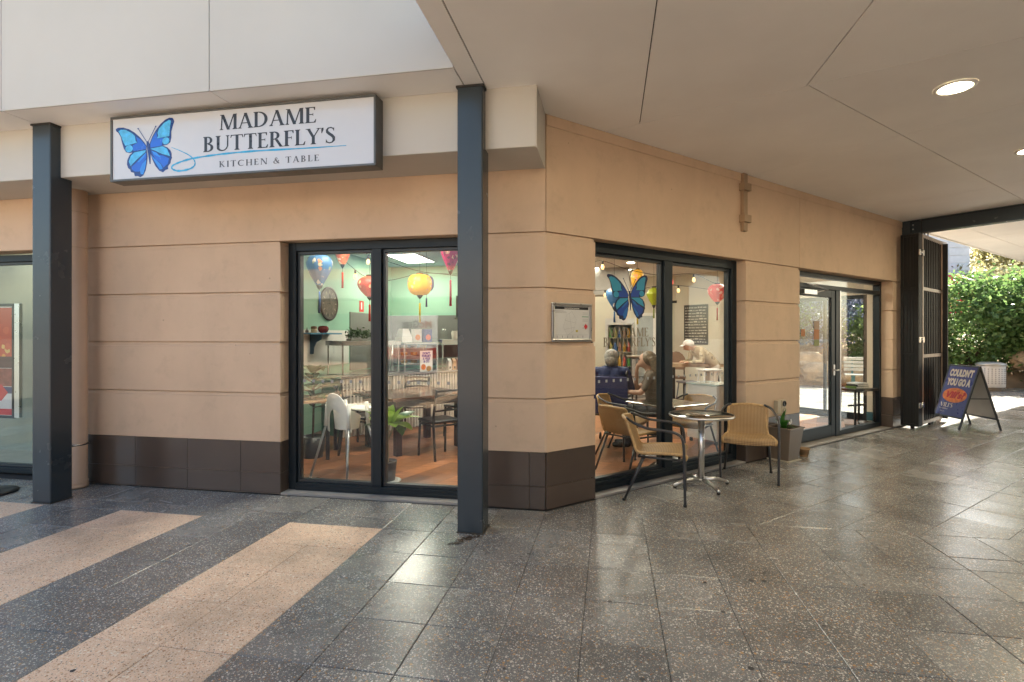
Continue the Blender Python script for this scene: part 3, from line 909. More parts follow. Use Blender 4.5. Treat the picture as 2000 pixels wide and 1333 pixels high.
def glyph(c):
    g = Glyphs(); T, t = g.TH, g.TN
    if c == 'M':
        g.diag(.10,0,.14,1,t); g.serif(.10,.10+t,0); g.rect(.06,1-g.SF,.26,1)
        g.diag(.45,.0,.12,1,T); g.diag(.45+T*.5-t*.5,.0,.80,1,t); g.rect(.82,0,.82+T,1); g.serif(.82,.82+T,0); g.rect(.80,1-g.SF,1.01,1); adv = 1.06
    elif c == 'A':
        g.diag(.07,0,.37,1,t); g.diag(.62,0,.33,1,T); g.rect(.17,.32,.60,.32+t*.8); g.serif(.07,.07+t,0); g.serif(.62,.62+T,0); adv = .84
    elif c == 'D':
        g.stem(.09,T); g.arc(.30,.5,.50,.5,-90,90,t*.8,T*1.05); g.rect(.1,0,.31,t*.8); g.rect(.1,1-t*.8,.31,1); adv = .88
    elif c in 'EF':
        g.stem(.09,T); g.rect(.1,1-t*.8,.56,1); g.q((.52,1-.2),(.56,1-.2),(.56,1),(.47,1-t*.8)); g.rect(.2,.50,.46,.50+t*.8); g.rect(.43,.43,.46,.62)
        if c == 'E': g.rect(.1,0,.58,t*.8); g.q((.49,t*.8),(.58,0),(.62,.22),(.585,.22))
        adv = .66 if c == 'E' else .60
    elif c == 'B':
        g.stem(.09,T); g.arc(.30,.755,.26,.245,-90,90,t*.8,T*.95); g.arc(.30,.27,.32,.27,-90,90,t*.8,T*1.05)
        for y in (0,.51,1-t*.8): g.rect(.1,y,.31,y+t*.8)
        adv = .70
    elif c == 'U':
        g.rect(.11,.30,.11+T,1); g.serif(.11,.11+T,1,True); g.rect(.70,.30,.70+t,1); g.serif(.70,.70+t,1,True)
        pts = [(.11+T/2,.31),(.19,.17),(.28,.07),(.42,.02),(.56,.05),(.67,.15),(.70+t/2,.31)]; g.path(pts,[T,T*.95,T*.7,t*1.1,t,t,t]); adv = .88
    elif c == 'T':
        g.stem(.31,T,st=False); g.rect(.04,1-t*.8,.72,1); g.q((.02,.80),(.055,.80),(.10,1-t*.8),(.04,1)); g.q((.705,.80),(.74,.80),(.72,1),(.66,1-t*.8)); adv = .76
    elif c == 'R':
        g.stem(.09,T); g.arc(.30,.74,.29,.26,-90,90,t*.8,T); g.rect(.1,.48,.31,.48+t*.8); g.rect(.1,1-t*.8,.31,1)
        g.diag(.60,0,.32,.50,T); g.rect(.60,0,.82,g.SF); adv = .80
    elif c == 'L':
        g.stem(.09,T); g.rect(.1,0,.56,t*.8); g.q((.47,t*.8),(.56,0),(.60,.24),(.565,.24)); adv = .62
    elif c == 'Y':
        g.stem(.32,T,0,.5,st=False); g.diag(.32,.45,.05,1,T); g.diag(.38,.45,.68,1,t); g.rect(-.01,1-g.SF,.25,1); g.rect(.58,1-g.SF,.82,1); adv = .78
    elif c == 'V':
        g.diag(.33,0,.04,1,T); g.diag(.40,0,.68,1,t); g.rect(-.02,1-g.SF,.24,1); g.rect(.60,1-g.SF,.82,1); adv = .80
    elif c == "'":
        g.q((.05,.66),(.09,.66),(.17,.88),(.17,1.0),(.06,1.0),(.05,.90)); adv = .24
    elif c == 'S':
        pts = [(.47,.80),(.43,.92),(.31,.98),(.18,.95),(.11,.84),(.13,.71),(.25,.58),(.38,.47),(.47,.34),(.47,.17),(.38,.05),(.24,.02),(.12,.07),(.07,.21)]
        g.path(pts,[.03,t,t,t*1.2,T*.7,T*.95,T,T,T*.95,T*.8,t*1.1,t,t,.03]); g.q((.455,.76),(.49,.76),(.49,1.0),(.46,.95)); g.q((.05,0),(.08,.05),(.085,.25),(.05,.25)); adv = .58
    elif c == 'K':
        g.stem(.09,T); g.diag(.20,.42,.58,1,t); g.diag(.60,0,.24,.56,T); g.rect(.48,1-g.SF,.74,1); g.rect(.58,0,.84,g.SF); adv = .84
    elif c == 'I': g.stem(.09,T); adv = .34
    elif c == 'C':
        g.arc(.50,.5,.46,.5,48,312,t*.9,T*1.1,n=20); g.q((.80,.74),(.84,.74),(.84,1.0),(.80,.9)); adv = .90
    elif c == 'H':
        g.stem(.09,T); g.stem(.64,T); g.rect(.2,.48,.66,.48+t*.8); adv = .90
    elif c == 'N':
        g.stem(.11,t,st=False); g.diag(.68,0,.10,1,T*1.1); g.rect(.76,0,.76+t,1); g.serif(.76,.76+t,1,True); g.rect(.02,1-g.SF,.22,1); adv = .94
    elif c == '&':
        pts = [(.80,.02),(.62,.16),(.34,.58),(.27,.78),(.34,.94),(.47,.95),(.54,.82),(.46,.67),(.22,.50),(.12,.32),(.15,.12),(.30,.02),(.48,.06),(.63,.25),(.72,.48)]
        g.path(pts,[T*.8,T,T,T*.7,t,t,t,t,t,T*.9,T,t*1.2,t,t,t]); g.rect(.60,.48,.82,.48+g.SF); adv = .88
    else: adv = .36
    return g.p, adv

def serif_text(b, text, x0, z0, cap, width=None, track=0.0, m=None, eps=0.00004):
    """adds the letters to builder b in its local x-z plane, facing -y"""
    seq, x = [], 0.0
    for ch in text:
        p, a = glyph(ch); seq.append((x, p)); x += a + track
    total = x - track
    sx = (width/(total*cap)) if width else 1.0
    k = 0
    for (gx, polys) in seq:
        for poly in polys:
            pts = [(x0 + (gx+px)*cap*sx, z0 + py*cap) for px, py in poly]
            if area(pts) < 0: pts.reverse()
            y = -eps*(k % 9); k += 1
            b.add([(px, y, pz) for px, pz in pts], [tuple(range(len(pts)))], m)
    return total*cap*sx

def sans_mesh(body, size, bold=0.0, shear=0.0, align='LEFT', spacing=1.0):
    cu = bpy.data.curves.new('t', 'FONT')
    cu.body = body; cu.size = size; cu.offset = bold; cu.shear = shear; cu.align_x = align; cu.space_character = spacing
    cu.resolution_u = 3
    o = bpy.data.objects.new('t', cu); COL.objects.link(o)
    me = bpy.data.meshes.new_from_object(o.evaluated_get(bpy.context.evaluated_depsgraph_get()))
    vs = [v.co.copy() for v in me.vertices]; fs = [tuple(p.vertices) for p in me.polygons]
    bpy.data.objects.remove(o); bpy.data.curves.remove(cu); bpy.data.meshes.remove(me)
    return vs, fs
def sans(b, body, x, z, size, m=None, y=0.0, width=None, **kw):
    """Blender's own font laid into the local x-z plane"""
    vs, fs = sans_mesh(body, size, **kw)
    if not vs: return
    k = 1.0
    if width:
        w = max(v.x for v in vs)-min(v.x for v in vs); k = width/w
    b.add([(x+v.x*k, y, z+v.y) for v in vs], fs, m)

# butterfly outlines, taken over a 1000-unit square with the body near the middle
BF = {
 'ul': [(110,240),(150,222),(240,232),(330,280),(420,360),(500,460),(570,570),(605,650),(600,716),(480,722),(380,735),(320,740),(265,715),(230,640),(205,520),(185,400),(150,320),(115,280)],
 'll': [(602,712),(480,722),(370,735),(320,780),(280,870),(270,950),(285,1020),(320,1060),(330,1105),(380,1130),(390,1195),(440,1200),(480,1230),(530,1200),(570,1110),(595,980),(612,850)],
 'ur': [(1060,230),(1040,185),(990,172),(920,200),(840,270),(760,380),(700,490),(650,620),(655,702),(760,695),(860,685),(930,680),(985,640),(1005,560),(1010,440),(1040,330),(1065,260)],
 'lr': [(653,700),(770,692),(870,685),(940,730),(985,800),(998,850),(995,910),(1003,930),(980,990),(975,1030),(930,1090),(935,1140),(890,1150),(850,1190),(790,1150),(730,1050),(690,930),(660,800)]}
BF_LIGHT = [[(155,290),(200,268),(280,290),(370,360),(425,430),(430,520),(455,560),(350,574),(260,590),(230,520),(205,420),(180,350)],
 [(1015,235),(980,215),(900,260),(820,350),(790,430),(800,480),(780,530),(880,528),(975,520),(985,430),(995,330)],
 [(590,725),(400,740),(340,800),(305,900),(330,990),(450,870),(580,760)], [(660,710),(860,695),(930,750),(975,900),(850,840),(740,760)]]
BF_MID = [[(590,900),(520,980),(475,1090),(490,1170),(530,1180),(570,1060)], [(668,830),(720,960),(800,1130),(850,1120),(820,1030),(740,930)],
 [(592,770),(500,860),(440,930),(470,940),(560,850)], [(675,745),(760,800),(830,900),(800,890),(720,830)]]
BF_DEEP = [[(440,440),(520,520),(590,640),(592,705),(400,712),(375,690),(380,600),(460,562)], [(770,400),(700,520),(665,620),(662,690),(850,680),(862,600),(880,540),(785,534)],
 [(594,780),(470,900),(345,1010),(350,1060),(400,1110),(470,1120),(520,980),(590,880)], [(672,760),(720,830),(860,870),(955,940),(930,1040),(860,1100),(820,1010),(740,930)]]
def butterfly(parent, m, scale, rot, cols, y0=0.0, name='butterfly'):
    """flat print: dark outline with paler cells laid on it; local x-z plane facing -y, centred on the body"""
    c, s = math.cos(rot), math.sin(rot)
    def T(p):
        x, z = (p[0]-625)/1000*scale[0], (700-p[1])/1000*scale[1]
        return (x*c - z*s, x*s + z*c)
    def put(nm, polys, m_, lvl):
        b = B(m)
        for i, poly in enumerate(polys):
            q = [T(p) for p in poly]
            if area(q) < 0: q.reverse()
            b.add([(x, y0 - 0.00025*lvl - 0.00003*i, z) for x, z in q], [tuple(range(len(q)))])
        return b.out(nm, m_, parent)
    body = [[(606,560),(640,560),(655,640),(662,800),(656,1000),(640,1000),(622,800),(606,640)], [(476,296),(490,300),(616,570),(606,572)], [(760,300),(772,304),(640,572),(630,570)], [(466,288),(488,284),(496,306),(474,310)], [(756,290),(778,288),(780,310),(758,312)]]
    put(name+'_outline', list(BF.values()), cols[0], 0)
    put(name+'_cells', BF_DEEP, cols[1], 1)
    put(name+'_cells', BF_MID, cols[2], 2)
    circ = [[(318+62*math.cos(a*.52), 655+70*math.sin(a*.52)) for a in range(12)], [(918+58*math.cos(a*.52), 602+68*math.sin(a*.52)) for a in range(12)]]
    put(name+'_cells', BF_LIGHT + circ, cols[3], 3)
    put(name+'_body', body, cols[0], 4)

# ---- the lightbox sign
sg = thing('shop_sign', 'long white lightbox sign with blue butterfly and cafe name', 'sign', (-3.01, 3.97, 2.83))
M_FACE = mat('sign_face', (0.58, 0.59, 0.615), 0.12, var=0.02, spec=0.6)
M_INK = mat('sign_ink', (0.028, 0.029, 0.034), 0.3)
M_AQUA = mat('sign_aqua', (0.03, 0.36, 0.62), 0.3, var=0.2, vscale=30)
BCOL = [mat('bf_navy', (0.012, 0.045, 0.20), 0.25), mat('bf_deep', (0.015, 0.13, 0.62), 0.25), mat('bf_mid', (0.03, 0.25, 0.75), 0.25), mat('bf_light', (0.08, 0.46, 0.80), 0.25, var=0.25, vscale=25)]
hw, hh = 1.222, 0.555
fr_ = B(); fr_.box(-hw, hw, -.135, -.002, 0, .018).box(-hw, hw, -.135, -.002, hh-.018, hh).box(-hw, -hw+.018, -.135, -.002, .018, hh-.018).box(hw-.018, hw, -.135, -.002, .018, hh-.018)
fr_.out('case', mat('sign_case', (0.10, 0.103, 0.10), 0.4, metal=.2), sg, bevel=.002)
B().box(-hw+.018, hw-.018, -.125, -.01, .018, hh-.018).out('face', M_FACE, sg)
LF = Matrix.Translation((0, -.1265, 0))
lt = B(LF)
serif_text(lt, 'MADAME', -.165, .372, .126, .885)
serif_text(lt, "BUTTERFLY'S", -.318, .200, .126, 1.20)
lt.out('lettering', M_INK, sg)
lt = B(LF); serif_text(lt, 'KITCHEN & TABLE', -.165, .066, .050, .905, track=.16); lt.out('lettering', mat('sign_ink2', (0.09, 0.09, 0.10), 0.3), sg)
sw = B(LF); gsw = Glyphs()
pts = [(-.62,.262),(-.53,.225),(-.45,.185),(-.40,.14),(-.395,.10),(-.44,.070),(-.54,.058),(-.60,.072),(-.615,.10),(-.56,.125),(-.45,.150),(-.30,.165),(-.10,.176),(.2,.180),(.6,.174),(1.03,.172)]
dense = []
for i in range(len(pts)-1):
    p0_, p1_, p2_, p3_ = (Vector(pts[max(0, min(len(pts)-1, i+k))]) for k in (-1, 0, 1, 2))
    for k in range(5):
        u = k/5
        dense.append(tuple(0.5*((2*p1_)+(-p0_+p2_)*u+(2*p0_-5*p1_+4*p2_-p3_)*u*u+(-p0_+3*p1_-3*p2_+p3_)*u**3)))
gsw.path(dense, [0.004 + 0.013*min(1, i/25)*min(1, (len(dense)-i)/8)*(0.8+0.3*math.sin(i*1.7)) for i in range(len(dense))])
for i, poly in enumerate(gsw.p):
    if area(poly) < 0: poly = poly[::-1]
    sw.add([(p[0], -.00002*(i % 5), p[1]) for p in poly], [tuple(range(len(poly)))])
sw.out('brush_swash', M_AQUA, sg)
butterfly(sg, Matrix.Translation((-.849, -.1265, .266)), (.611, .446), R(3), BCOL)

# ---- fire plan in a snap frame by the corner
ev = thing('evacuation_plan', 'small silver-framed evacuation diagram on the corner pier', 'sign', rw(0.286, 0.001, 1.45), R(45))
f_ = B(); f_.box(-.232, .232, -.022, 0, 0, .026).box(-.232, .232, -.022, 0, .318, .344).box(-.232, -.206, -.022, 0, .026, .318).box(.206, .232, -.022, 0, .026, .318)
f_.out('frame', M_ALU, ev, bevel=.005, seg=2)
B().box(-.206, .206, -.008, -.001, .026, .318).out('sheet', mat('paper', (0.60, 0.59, 0.56), 0.35), ev)
d_ = B(); d_.box(-.196, .196, -.0088, -.0082, .288, .312); d_.out('title_band', M_BLACK, ev)
d_ = B(); sans(d_, 'EVACUATION DIAGRAM', 0, .293, .0155, y=-.0092, align='CENTER', bold=.0003); d_.out('title_text', M_TRIM, ev)
d_ = B()
def rule(x0, z0, x1, z1, w=.0012, y=-.0090):
    dd = Vector((x1-x0, z1-z0)).normalized(); nx, nz = -dd.y*w/2, dd.x*w/2
    d_.add([(x0+nx, y, z0+nz), (x0-nx, y, z0-nz), (x1-nx, y, z1-nz), (x1+nx, y, z1+nz)], [(0, 1, 2, 3)])
pl = [(-.06,.24),(.0,.27),(.05,.20),(.02,.10),(-.05,.06),(-.10,.13),(-.06,.24)]
for i in range(6): rule(*pl[i], *pl[i+1])
for a, b_ in (((-.03,.255),(.0,.09)),((-.08,.19),(.04,.17)),((-.09,.11),(.03,.13))): rule(*a, *b_)
for z in (.274, .266, .258): rule(-.196, z, -.10+rnd.uniform(-.02, .05), z, .002)
rule(-.196, .062, .196, .062); 
for i in range(6): rule(-.17+i*.06, .036, -.17+i*.06, .056, .006)
for z in (.262, .250, .205, .195, .185, .150, .13, .12): rule(.125, z, .19, z, .0018)
d_.out('plan_lines', mat('plan_grey', (0.22, 0.22, 0.22), 0.5), ev)
d_ = B(); rule(.12, .226, .196, .226, .006); d_.out('green_bar', mat('plan_green', (0.04, 0.25, 0.10), 0.5), ev)
d_ = B(); d_.add([(.165, -.0092, .165), (.142, -.0092, .138), (.165, -.0092, .108), (.188, -.0092, .138)], [(0, 1, 2, 3)]); d_.out('red_diamond', mat('plan_red', (0.55, 0.03, 0.04), 0.5), ev)
d_ = B(); d_.box(.045, .07, -.0093, -.009, .088, .106); d_.out('yellow_marker', mat('plan_yellow', (0.45, 0.36, 0.03), 0.5), ev)

# ---- weatherproof socket, conduit stub with saddles
so = thing('power_outlet', 'double weatherproof power outlet low on the tan pier', 'power outlet', rw(3.69, 0.001, 0.53), R(45))
M_BEIGE = mat('beige_plastic', (0.42, 0.36, 0.26), 0.4)
B().box(-.085, .0, -.055, 0, 0, .17).out('switch_box', M_BEIGE, so, bevel=.006, seg=2)
B().box(.001, .09, -.062, 0, -.004, .174).out('socket_box', mat('beige_plastic_b', (0.50, 0.43, 0.31), 0.4), so, bevel=.006, seg=2)
for z in (.045, .128):
    B(Matrix.Translation((.046, -.062, z)) @ Matrix.Rotation(R(90), 4, 'X')).lathe([(.036, 0), (.036, .012), (.028, .014), (.022, .006)], seg=20).out('socket', M_BLACK if z > .1 else M_BEIGE, so)
cd = thing('wall_conduit', 'short tan conduit with two saddles high on the wall', 'conduit', rw(2.93, 0.0, 2.73), R(45))
M_COND = mat('conduit_brown', (.33, .225, .14), .6, var=.2)
B().box(-.04, .04, -.045, -.001, 0, .675).out('conduit', M_COND, cd, bevel=.004)
for z in (.10, .47): B().box(-.07, .07, -.075, -.001, z, z+.085).out('saddle', M_COND, cd, bevel=.004)

# ---- folding gate, stacked against the end of the wall
M_GATE = mat('gate_black', (0.009, 0.009, 0.009), 0.45, var=0.2, vscale=4, rvar=.02, spec=.3)
M_GATEB = mat('gate_bronze', (0.25, 0.19, 0.15), 0.4, metal=.3, var=0.2, vscale=6)
gt = thing('folding_gate', 'tall black folding security gate with one barred leaf', 'gate', rw(7.40, 0.18, 0), R(45))
def leaf(n0, n1, x, nm='folded_leaf'):
    b = B(); b.box(x, x+.028, n0, n0+.04, .05, 3.15).box(x, x+.028, n1-.04, n1, .05, 3.15)
    for z in (.05, 1.20, 2.26, 3.11): b.box(x, x+.028, n0+.04, n1-.04, z, z+.04)
    for i in range(1, 4): b.box(x+.006, x+.022, n0+.04+(n1-n0-.08)*i/4-.008, n0+.04+(n1-n0-.08)*i/4+.008, .09, 3.11)
    b.box(x+.012, x+.016, n0+.04, n1-.04, .09, 3.11)
    return b.out(nm, M_GATE, gt, bevel=.002)
for i in range(3): leaf(-.135, .115, -.09 + i*.055)
M_GLEAF = B(Matrix.Translation((.12, -.10, 0)) @ Matrix.Rotation(R(4), 4, 'Z'))
LW = 1.20
b = B(M_GLEAF.m)
b.box(0, .05, -.02, .02, .06, 3.16).box(LW-.03, LW, -.02, .02, .06, 3.16)
b.out('leaf_stile', M_GATEB, gt, bevel=.002)
for z in (.06, 1.15, 2.25, 3.11):
    b = B(M_GLEAF.m); b.box(.05, LW-.03, -.018, .018, z, z+.055); b.out('leaf_rail', M_GATEB, gt, bevel=.002)
for i in range(11):
    x = .11 + i*(LW-.20)/10
    b = B(M_GLEAF.m); b.box(x-.011, x+.011, -.011, .011, .115, 3.11); b.out('bar', M_GATE, gt)
for i in range(12):
    x = .07 + i*(LW-.16)/11
    b = B(M_GLEAF.m); b.box(x-.011, x+.011, .055, .077, .10, 3.13); b.out('bar', M_GATE, gt)
for z in (.06, 1.15, 2.25, 3.13):
    b = B(M_GLEAF.m); b.box(.02, LW-.03, .05, .082, z, z+.038); b.out('leaf_rail', M_GATE, gt)
b = B(M_GLEAF.m); b.box(LW-.028, LW-.0005, -.09, -.0205, .06, 3.12); b.out('leaf_lock_stile', M_GATE, gt)
for z in (.35, 1.40, 2.80):
    b = B(); b.box(-.10, .10, -.150, -.136, z, z+.09); b.tube([(0, -.155, z-.005), (0, -.155, z+.095)], .012, 8); b.out('hinge', M_STAIN, gt)
for x in (.16, .30, .44):
    b = B(); b.tube([(x, -.09, 3.155), (x, -.09, 3.40)], .008, 6); b.out('hanger_rod', M_GATE, gt)
b = B(); b.lathe([(.03, .004), (.03, .05)], (.0, -.02, 0), 12); b.lathe([(.022, .004), (.022, .06)], (.6, -.06, 0), 12); b.out('floor_roller', M_GATE, gt)

# ---- A-frame board
af = thing('sandwich_board', 'navy A-frame pavement board advertising pies beside the gate', 'A-frame sign', rw(8.30, .63, 0), R(45)+math.atan2(-.40, .50)+R(0))
M_AFR = mat('aframe_tube', (0.028, 0.031, 0.034), 0.4)
M_NAVY = mat('poster_navy', (0.030, 0.030, 0.17), 0.3, var=0.06)
M_ABACK = mat('aframe_back', (0.34, 0.32, 0.29), 0.5)
# local x runs from front feet to back feet, y across
sp, hw_, H_ = .315, .32, 1.02
for s, nm in ((-1, 'front_board'), (1, 'rear_board')):
    L_ = math.hypot(sp, H_); an = math.atan2(sp, H_)*s
    mm = Matrix.Translation((s*sp, 0, 0)) @ Matrix.Rotation(-an, 4, 'Y')
    b = B(mm); b.box(-.012, .012, -hw_, -hw_+.028, .0, L_).box(-.012, .012, hw_-.028, hw_, .0, L_)
    b.box(-.011, .011, -hw_+.028, hw_-.028, .17, .198).box(-.011, .011, -hw_+.028, hw_-.028, L_-.03, L_-.002)
    fo = b.out(nm, M_AFR, af, bevel=.003)
    B(mm).box(-.004, .004, -hw_+.028, hw_-.028, .198, L_-.03).out('panel', M_ABACK, fo)
    if s < 0:
        B(mm).box(-.0085, -.005, -hw_+.02, hw_-.02, .19, L_-.02).out('poster', M_NAVY, fo)
        # poster plane: right-hand side of the reader is -y
        pm = mm @ Matrix.Translation((-.0090, 0, 0)) @ Matrix.Rotation(R(-90), 4, 'Z')
        t_ = B(pm); sans(t_, "COULDN'T", 0, .875, .155, width=.50, align='CENTER', bold=.010); sans(t_, 'YOU GO A', 0, .715, .155, width=.50, align='CENTER', bold=.010)
        t_.out('poster_text', mat('poster_cream', (0.66, 0.60, 0.52), 0.5), fo)
        e_ = B(pm); e_.add([(.26*math.cos(k*.2618), -.0003, .545+.125*math.sin(k*.2618)) for k in range(24)], [tuple(range(24))]); e_.out('poster_pie', mat('poster_orange', (0.72, 0.20, 0.03), 0.5, var=.35, vscale=18), fo)
        t_ = B(pm); sans(t_, "Vili's?", 0, .50, .15, y=-.0007, width=.40, align='CENTER', bold=.007, shear=.25); t_.out('poster_script', mat('poster_red', (0.50, 0.012, 0.012), 0.5), fo)
        t_ = B(pm); serif_text(t_, "VILI'S", -.24, .335, .07, .27); sans(t_, 'Family Bakery', -.24, .295, .034, width=.18); sans(t_, 'Follow us on', -.20, .25, .022, width=.09); t_.out('poster_text', MATS['poster_cream'], fo)
b = B(); b.tube([(-.16, hw_-.014, .50), (.16, hw_-.014, .50)], .008, 6).tube([(-.16, -hw_+.014, .50), (.16, -hw_+.014, .50)], .008, 6); b.out('spreader_bar', M_AFR, af)

# ================================================================== FURNITURE OUTSIDE
def curve(pts, n=6):
    pts = [Vector(p) for p in pts]; res = []
    for i in range(len(pts)-1):
        p = [pts[max(0, min(len(pts)-1, i+k))] for k in (-1, 0, 1, 2)]
        for k in range(n):
            u = k/n
            res.append(0.5*((2*p[1])+(-p[0]+p[2])*u+(2*p[0]-5*p[1]+4*p[2]-p[3])*u*u+(-p[0]+3*p[1]-3*p[2]+p[3])*u**3))
    return res + [pts[-1]]
def rattan_chair(name, label, loc, heading, group):
    """heading: direction the sitter faces, degrees from +x; local +y is forward"""
    t = thing(name, label, 'chair', loc, R(heading-90), group)
    for s in (-1, 1):
        B().tube(curve([(s*.27, .25, .004), (s*.275, .245, .30), (s*.275, .235, .56), (s*.275, .19, .635), (s*.272, .08, .66), (s*.265, -.08, .675), (s*.235, -.20, .715), (s*.17, -.262, .745)], 5), .0125, 8).out('arm_and_front_leg', M_TUBE, t)
        B().tube([(s*.20, -.10, .415), (s*.235, -.28, .004)], .0125, 8).out('rear_leg', M_TUBE, t)
        B().lathe([(.016, 0), (.016, .02)], (s*.27, .25, 0), 8).lathe([(.016, 0), (.016, .02)], (s*.236, -.281, 0), 8).out('foot_cap', M_BLACK, t)
    b = B(); b.tube([(-.272, .20, .405), (.272, .20, .405)], .011, 8).tube([(-.21, -.15, .405), (.21, -.15, .405)], .011, 8).tube([(-.21, -.15, .405), (-.26, .20, .405)], .010, 8).tube([(.21, -.15, .405), (.26, .20, .405)], .010, 8)
    b.out('seat_frame', M_TUBE, t)
    # woven shell: seat then back
    prof = [(.252, .405), (.262, .428), (.245, .447), (.12, .450), (-.03, .443), (-.13, .437), (-.175, .455), (-.195, .52), (-.220, .60), (-.245, .68), (-.262, .742)]
    wid = [.245, .25, .25, .235, .222, .205, .195, .19, .195, .198, .185]
    nx = 13
    b = B(); b.smooth = True
    vs, fs = [], []
    for side in (0, 1):
        for i, ((y, z), w) in enumerate(zip(prof, wid)):
            for k in range(nx):
                u = -1+2*k/(nx-1)
                back = max(0, (z-.45)/.3)
                dy = -.055*back*(1-u*u)
                dz = -.012*(1-u*u) if z < .46 else -.018*u*u*back
                off = .007 if side else -.007
                ny, nz_ = ((0, off) if z < .46 else (off, 0))
                vs.append((u*w, y+dy+ny, z+dz+nz_))
    n = len(prof)
    for i in range(n-1):
        for k in range(nx-1):
            a = i*nx+k
            fs.append((a, a+1, a+nx+1, a+nx))
            c = n*nx+a
            fs.append((c+1, c, c+nx, c+nx+1))
    b.add(vs, fs); b.out('woven_seat_and_back', M_WICKER, t)
    edge = []
    for s in (1, -1):
        run = [(s*w, y + 0, z - (.018*max(0, (z-.45)/.3) if z >= .46 else 0)) for (y, z), w in zip(prof, wid)]
        edge.append(run if s == 1 else run[::-1])
    top = [(u*.185, prof[-1][0]-.055*.97*(1-u*u), prof[-1][1]-.018*u*u) for u in (.7, .35, 0, -.35, -.7)]
    B().tube(curve(edge[0] + top + edge[1], 3), .014, 7).out('rattan_edge', M_RATTAN, t)
    return t
G_CH = 'rattan armchairs around the two bistro tables'
rattan_chair('rattan_chair', 'rattan armchair seen side-on, left of the round metal table', (.44, 5.13, 0), -8, G_CH)
rattan_chair('rattan_chair', 'rattan armchair facing the viewer in front of the tan pier', (1.45, 5.98, 0), 258, G_CH)
rattan_chair('rattan_chair', 'rattan armchair inside the glass, its back to the corner pier', (.20, 6.02, 0), 48, G_CH)
rattan_chair('rattan_chair', 'rattan armchair inside with its empty round back turned left, behind the cafe table', (.16, 6.85, 0), -20, G_CH)
rattan_chair('rattan_chair', 'rattan armchair inside the glass on the far right of the cafe table', (1.0, 6.90, 0), 236, G_CH)

def bistro_table(loc, rz, label, square, group):
    t = thing('bistro_table', label, 'table', loc, rz, group)
    M_TOP = mat('table_top_steel', (0.50, 0.49, 0.45), 0.16, metal=1.0, var=0.15, vscale=6, rvar=.06)
    if square: B().box(-.34, .34, -.34, .34, .705, .722).out('table_top', M_TOP, t, bevel=.006, seg=2)
    else:
        B().lathe([(.0, .712), (.298, .712), (.302, .718), (.302, .720), (.0, .7201)], seg=40, caps=False).out('table_top', M_TOP, t)
        B().lathe([(.303, .700), (.311, .702), (.314, .712), (.311, .723), (.303, .724)], seg=40, caps=False).out('table_rim', M_ALU, t)
    B().lathe([(.030, .07), (.030, .70)], seg=20).lathe([(.05, .690), (.10, .7035)], seg=20).lathe([(.045, .06), (.045, .085)], seg=20).out('pedestal', M_ALU, t)
    for k in range(4):
        a = R(20+90*k)
        d = Vector((math.cos(a), math.sin(a), 0))
        B().tube([d*.03+Vector((0, 0, .075)), d*.17+Vector((0, 0, .066)), d*.285+Vector((0, 0, .034)), d*.30+Vector((0, 0, .026))], [.024, .022, .016, .013], 8).out('foot', M_ALU, t)
        B().lathe([(.016, .003), (.018, .02)], tuple(d*.29), 10).out('glide', M_BLACK, t)
    return t
bistro_table((.90, 5.53, 0), R(3), 'round metal bistro table standing outside the glass', False, 'pedestal bistro tables')
bistro_table((.66, 6.46, 0), R(40), 'square metal bistro table inside behind the round one', True, 'pedestal bistro tables')

M_LEAF = leaf_mat('lily_leaf', (0.025, 0.10, 0.018), (0.06, 0.22, 0.035), .25, .3)
M_SOIL = mat('soil', (0.03, 0.02, 0.014), 0.95, var=.4, vscale=60, bump=.6, bscale=140)
def leaf_obj(parent, base, tip, width, m_, droop=.15, name='leaf', fold=.25):
    base, tip = Vector(base), Vector(tip)
    d = tip-base; L = d.length; dn = d.normalized()
    side = dn.cross(Vector((0, 0, 1)))
    side = side.normalized() if side.length > .05 else Vector((math.cos(L*99), math.sin(L*99), 0))
    up = side.cross(dn)
    vs, fs = [], []
    n = 6
    for i in range(n+1):
        u = i/n
        w = width*math.sin(math.pi*min(1, .06+u*.94))**.8*(1-.25*u)
        c = base + d*u + Vector((0, 0, -droop*L*u*u)) + up*(.08*L*math.sin(math.pi*u))
        vs += [c+side*w/2+up*w*fold*.5, c, c-side*w/2+up*w*fold*.5]
    for i in range(n):
        a = 3*i
        fs += [(a, a+1, a+4, a+3), (a+1, a+2, a+5, a+4)]
    b = B(); b.smooth = True; b.add(vs, fs)
    return b.out(name, m_, parent)
plt = thing('planter', 'square taupe planter against the tan pier', 'planter', rw(3.56, .155, 0), R(45))
M_TAUPE = mat('taupe_pot', (0.17, 0.135, 0.105), 0.35, var=.08)
b = B(); s0, s1 = .115, .16
def frus(b, a0, a1, z0, z1, y=0):
    b.add([(-a0,-a0,z0),(a0,-a0,z0),(a0,a0,z0),(-a0,a0,z0),(-a1,-a1,z1),(a1,-a1,z1),(a1,a1,z1),(-a1,a1,z1)], [(0,3,2,1),(0,1,5,4),(1,2,6,5),(2,3,7,6),(3,0,4,7)])
frus(b, s0, s1, .012, .40); b.box(-.168, .168, -.168, -.15, .385, .405).box(-.168, .168, .15, .168, .385, .405).box(-.168, -.15, -.15, .15, .385, .405).box(.15, .168, -.15, .15, .385, .405)
b.out('pot', M_TAUPE, plt, bevel=.003)
B().box(-.14, .14, -.14, .14, .002, .014).out('saucer', mat('saucer_cream', (0.5, .45, .36), .5), plt)
B().box(-.149, .149, -.149, .149, .34, .37).out('soil', M_SOIL, plt)
pp = thing('peace_lily', 'small dark green leafy plant growing in the taupe planter', 'plant', rw(3.56, .155, .365), R(45))
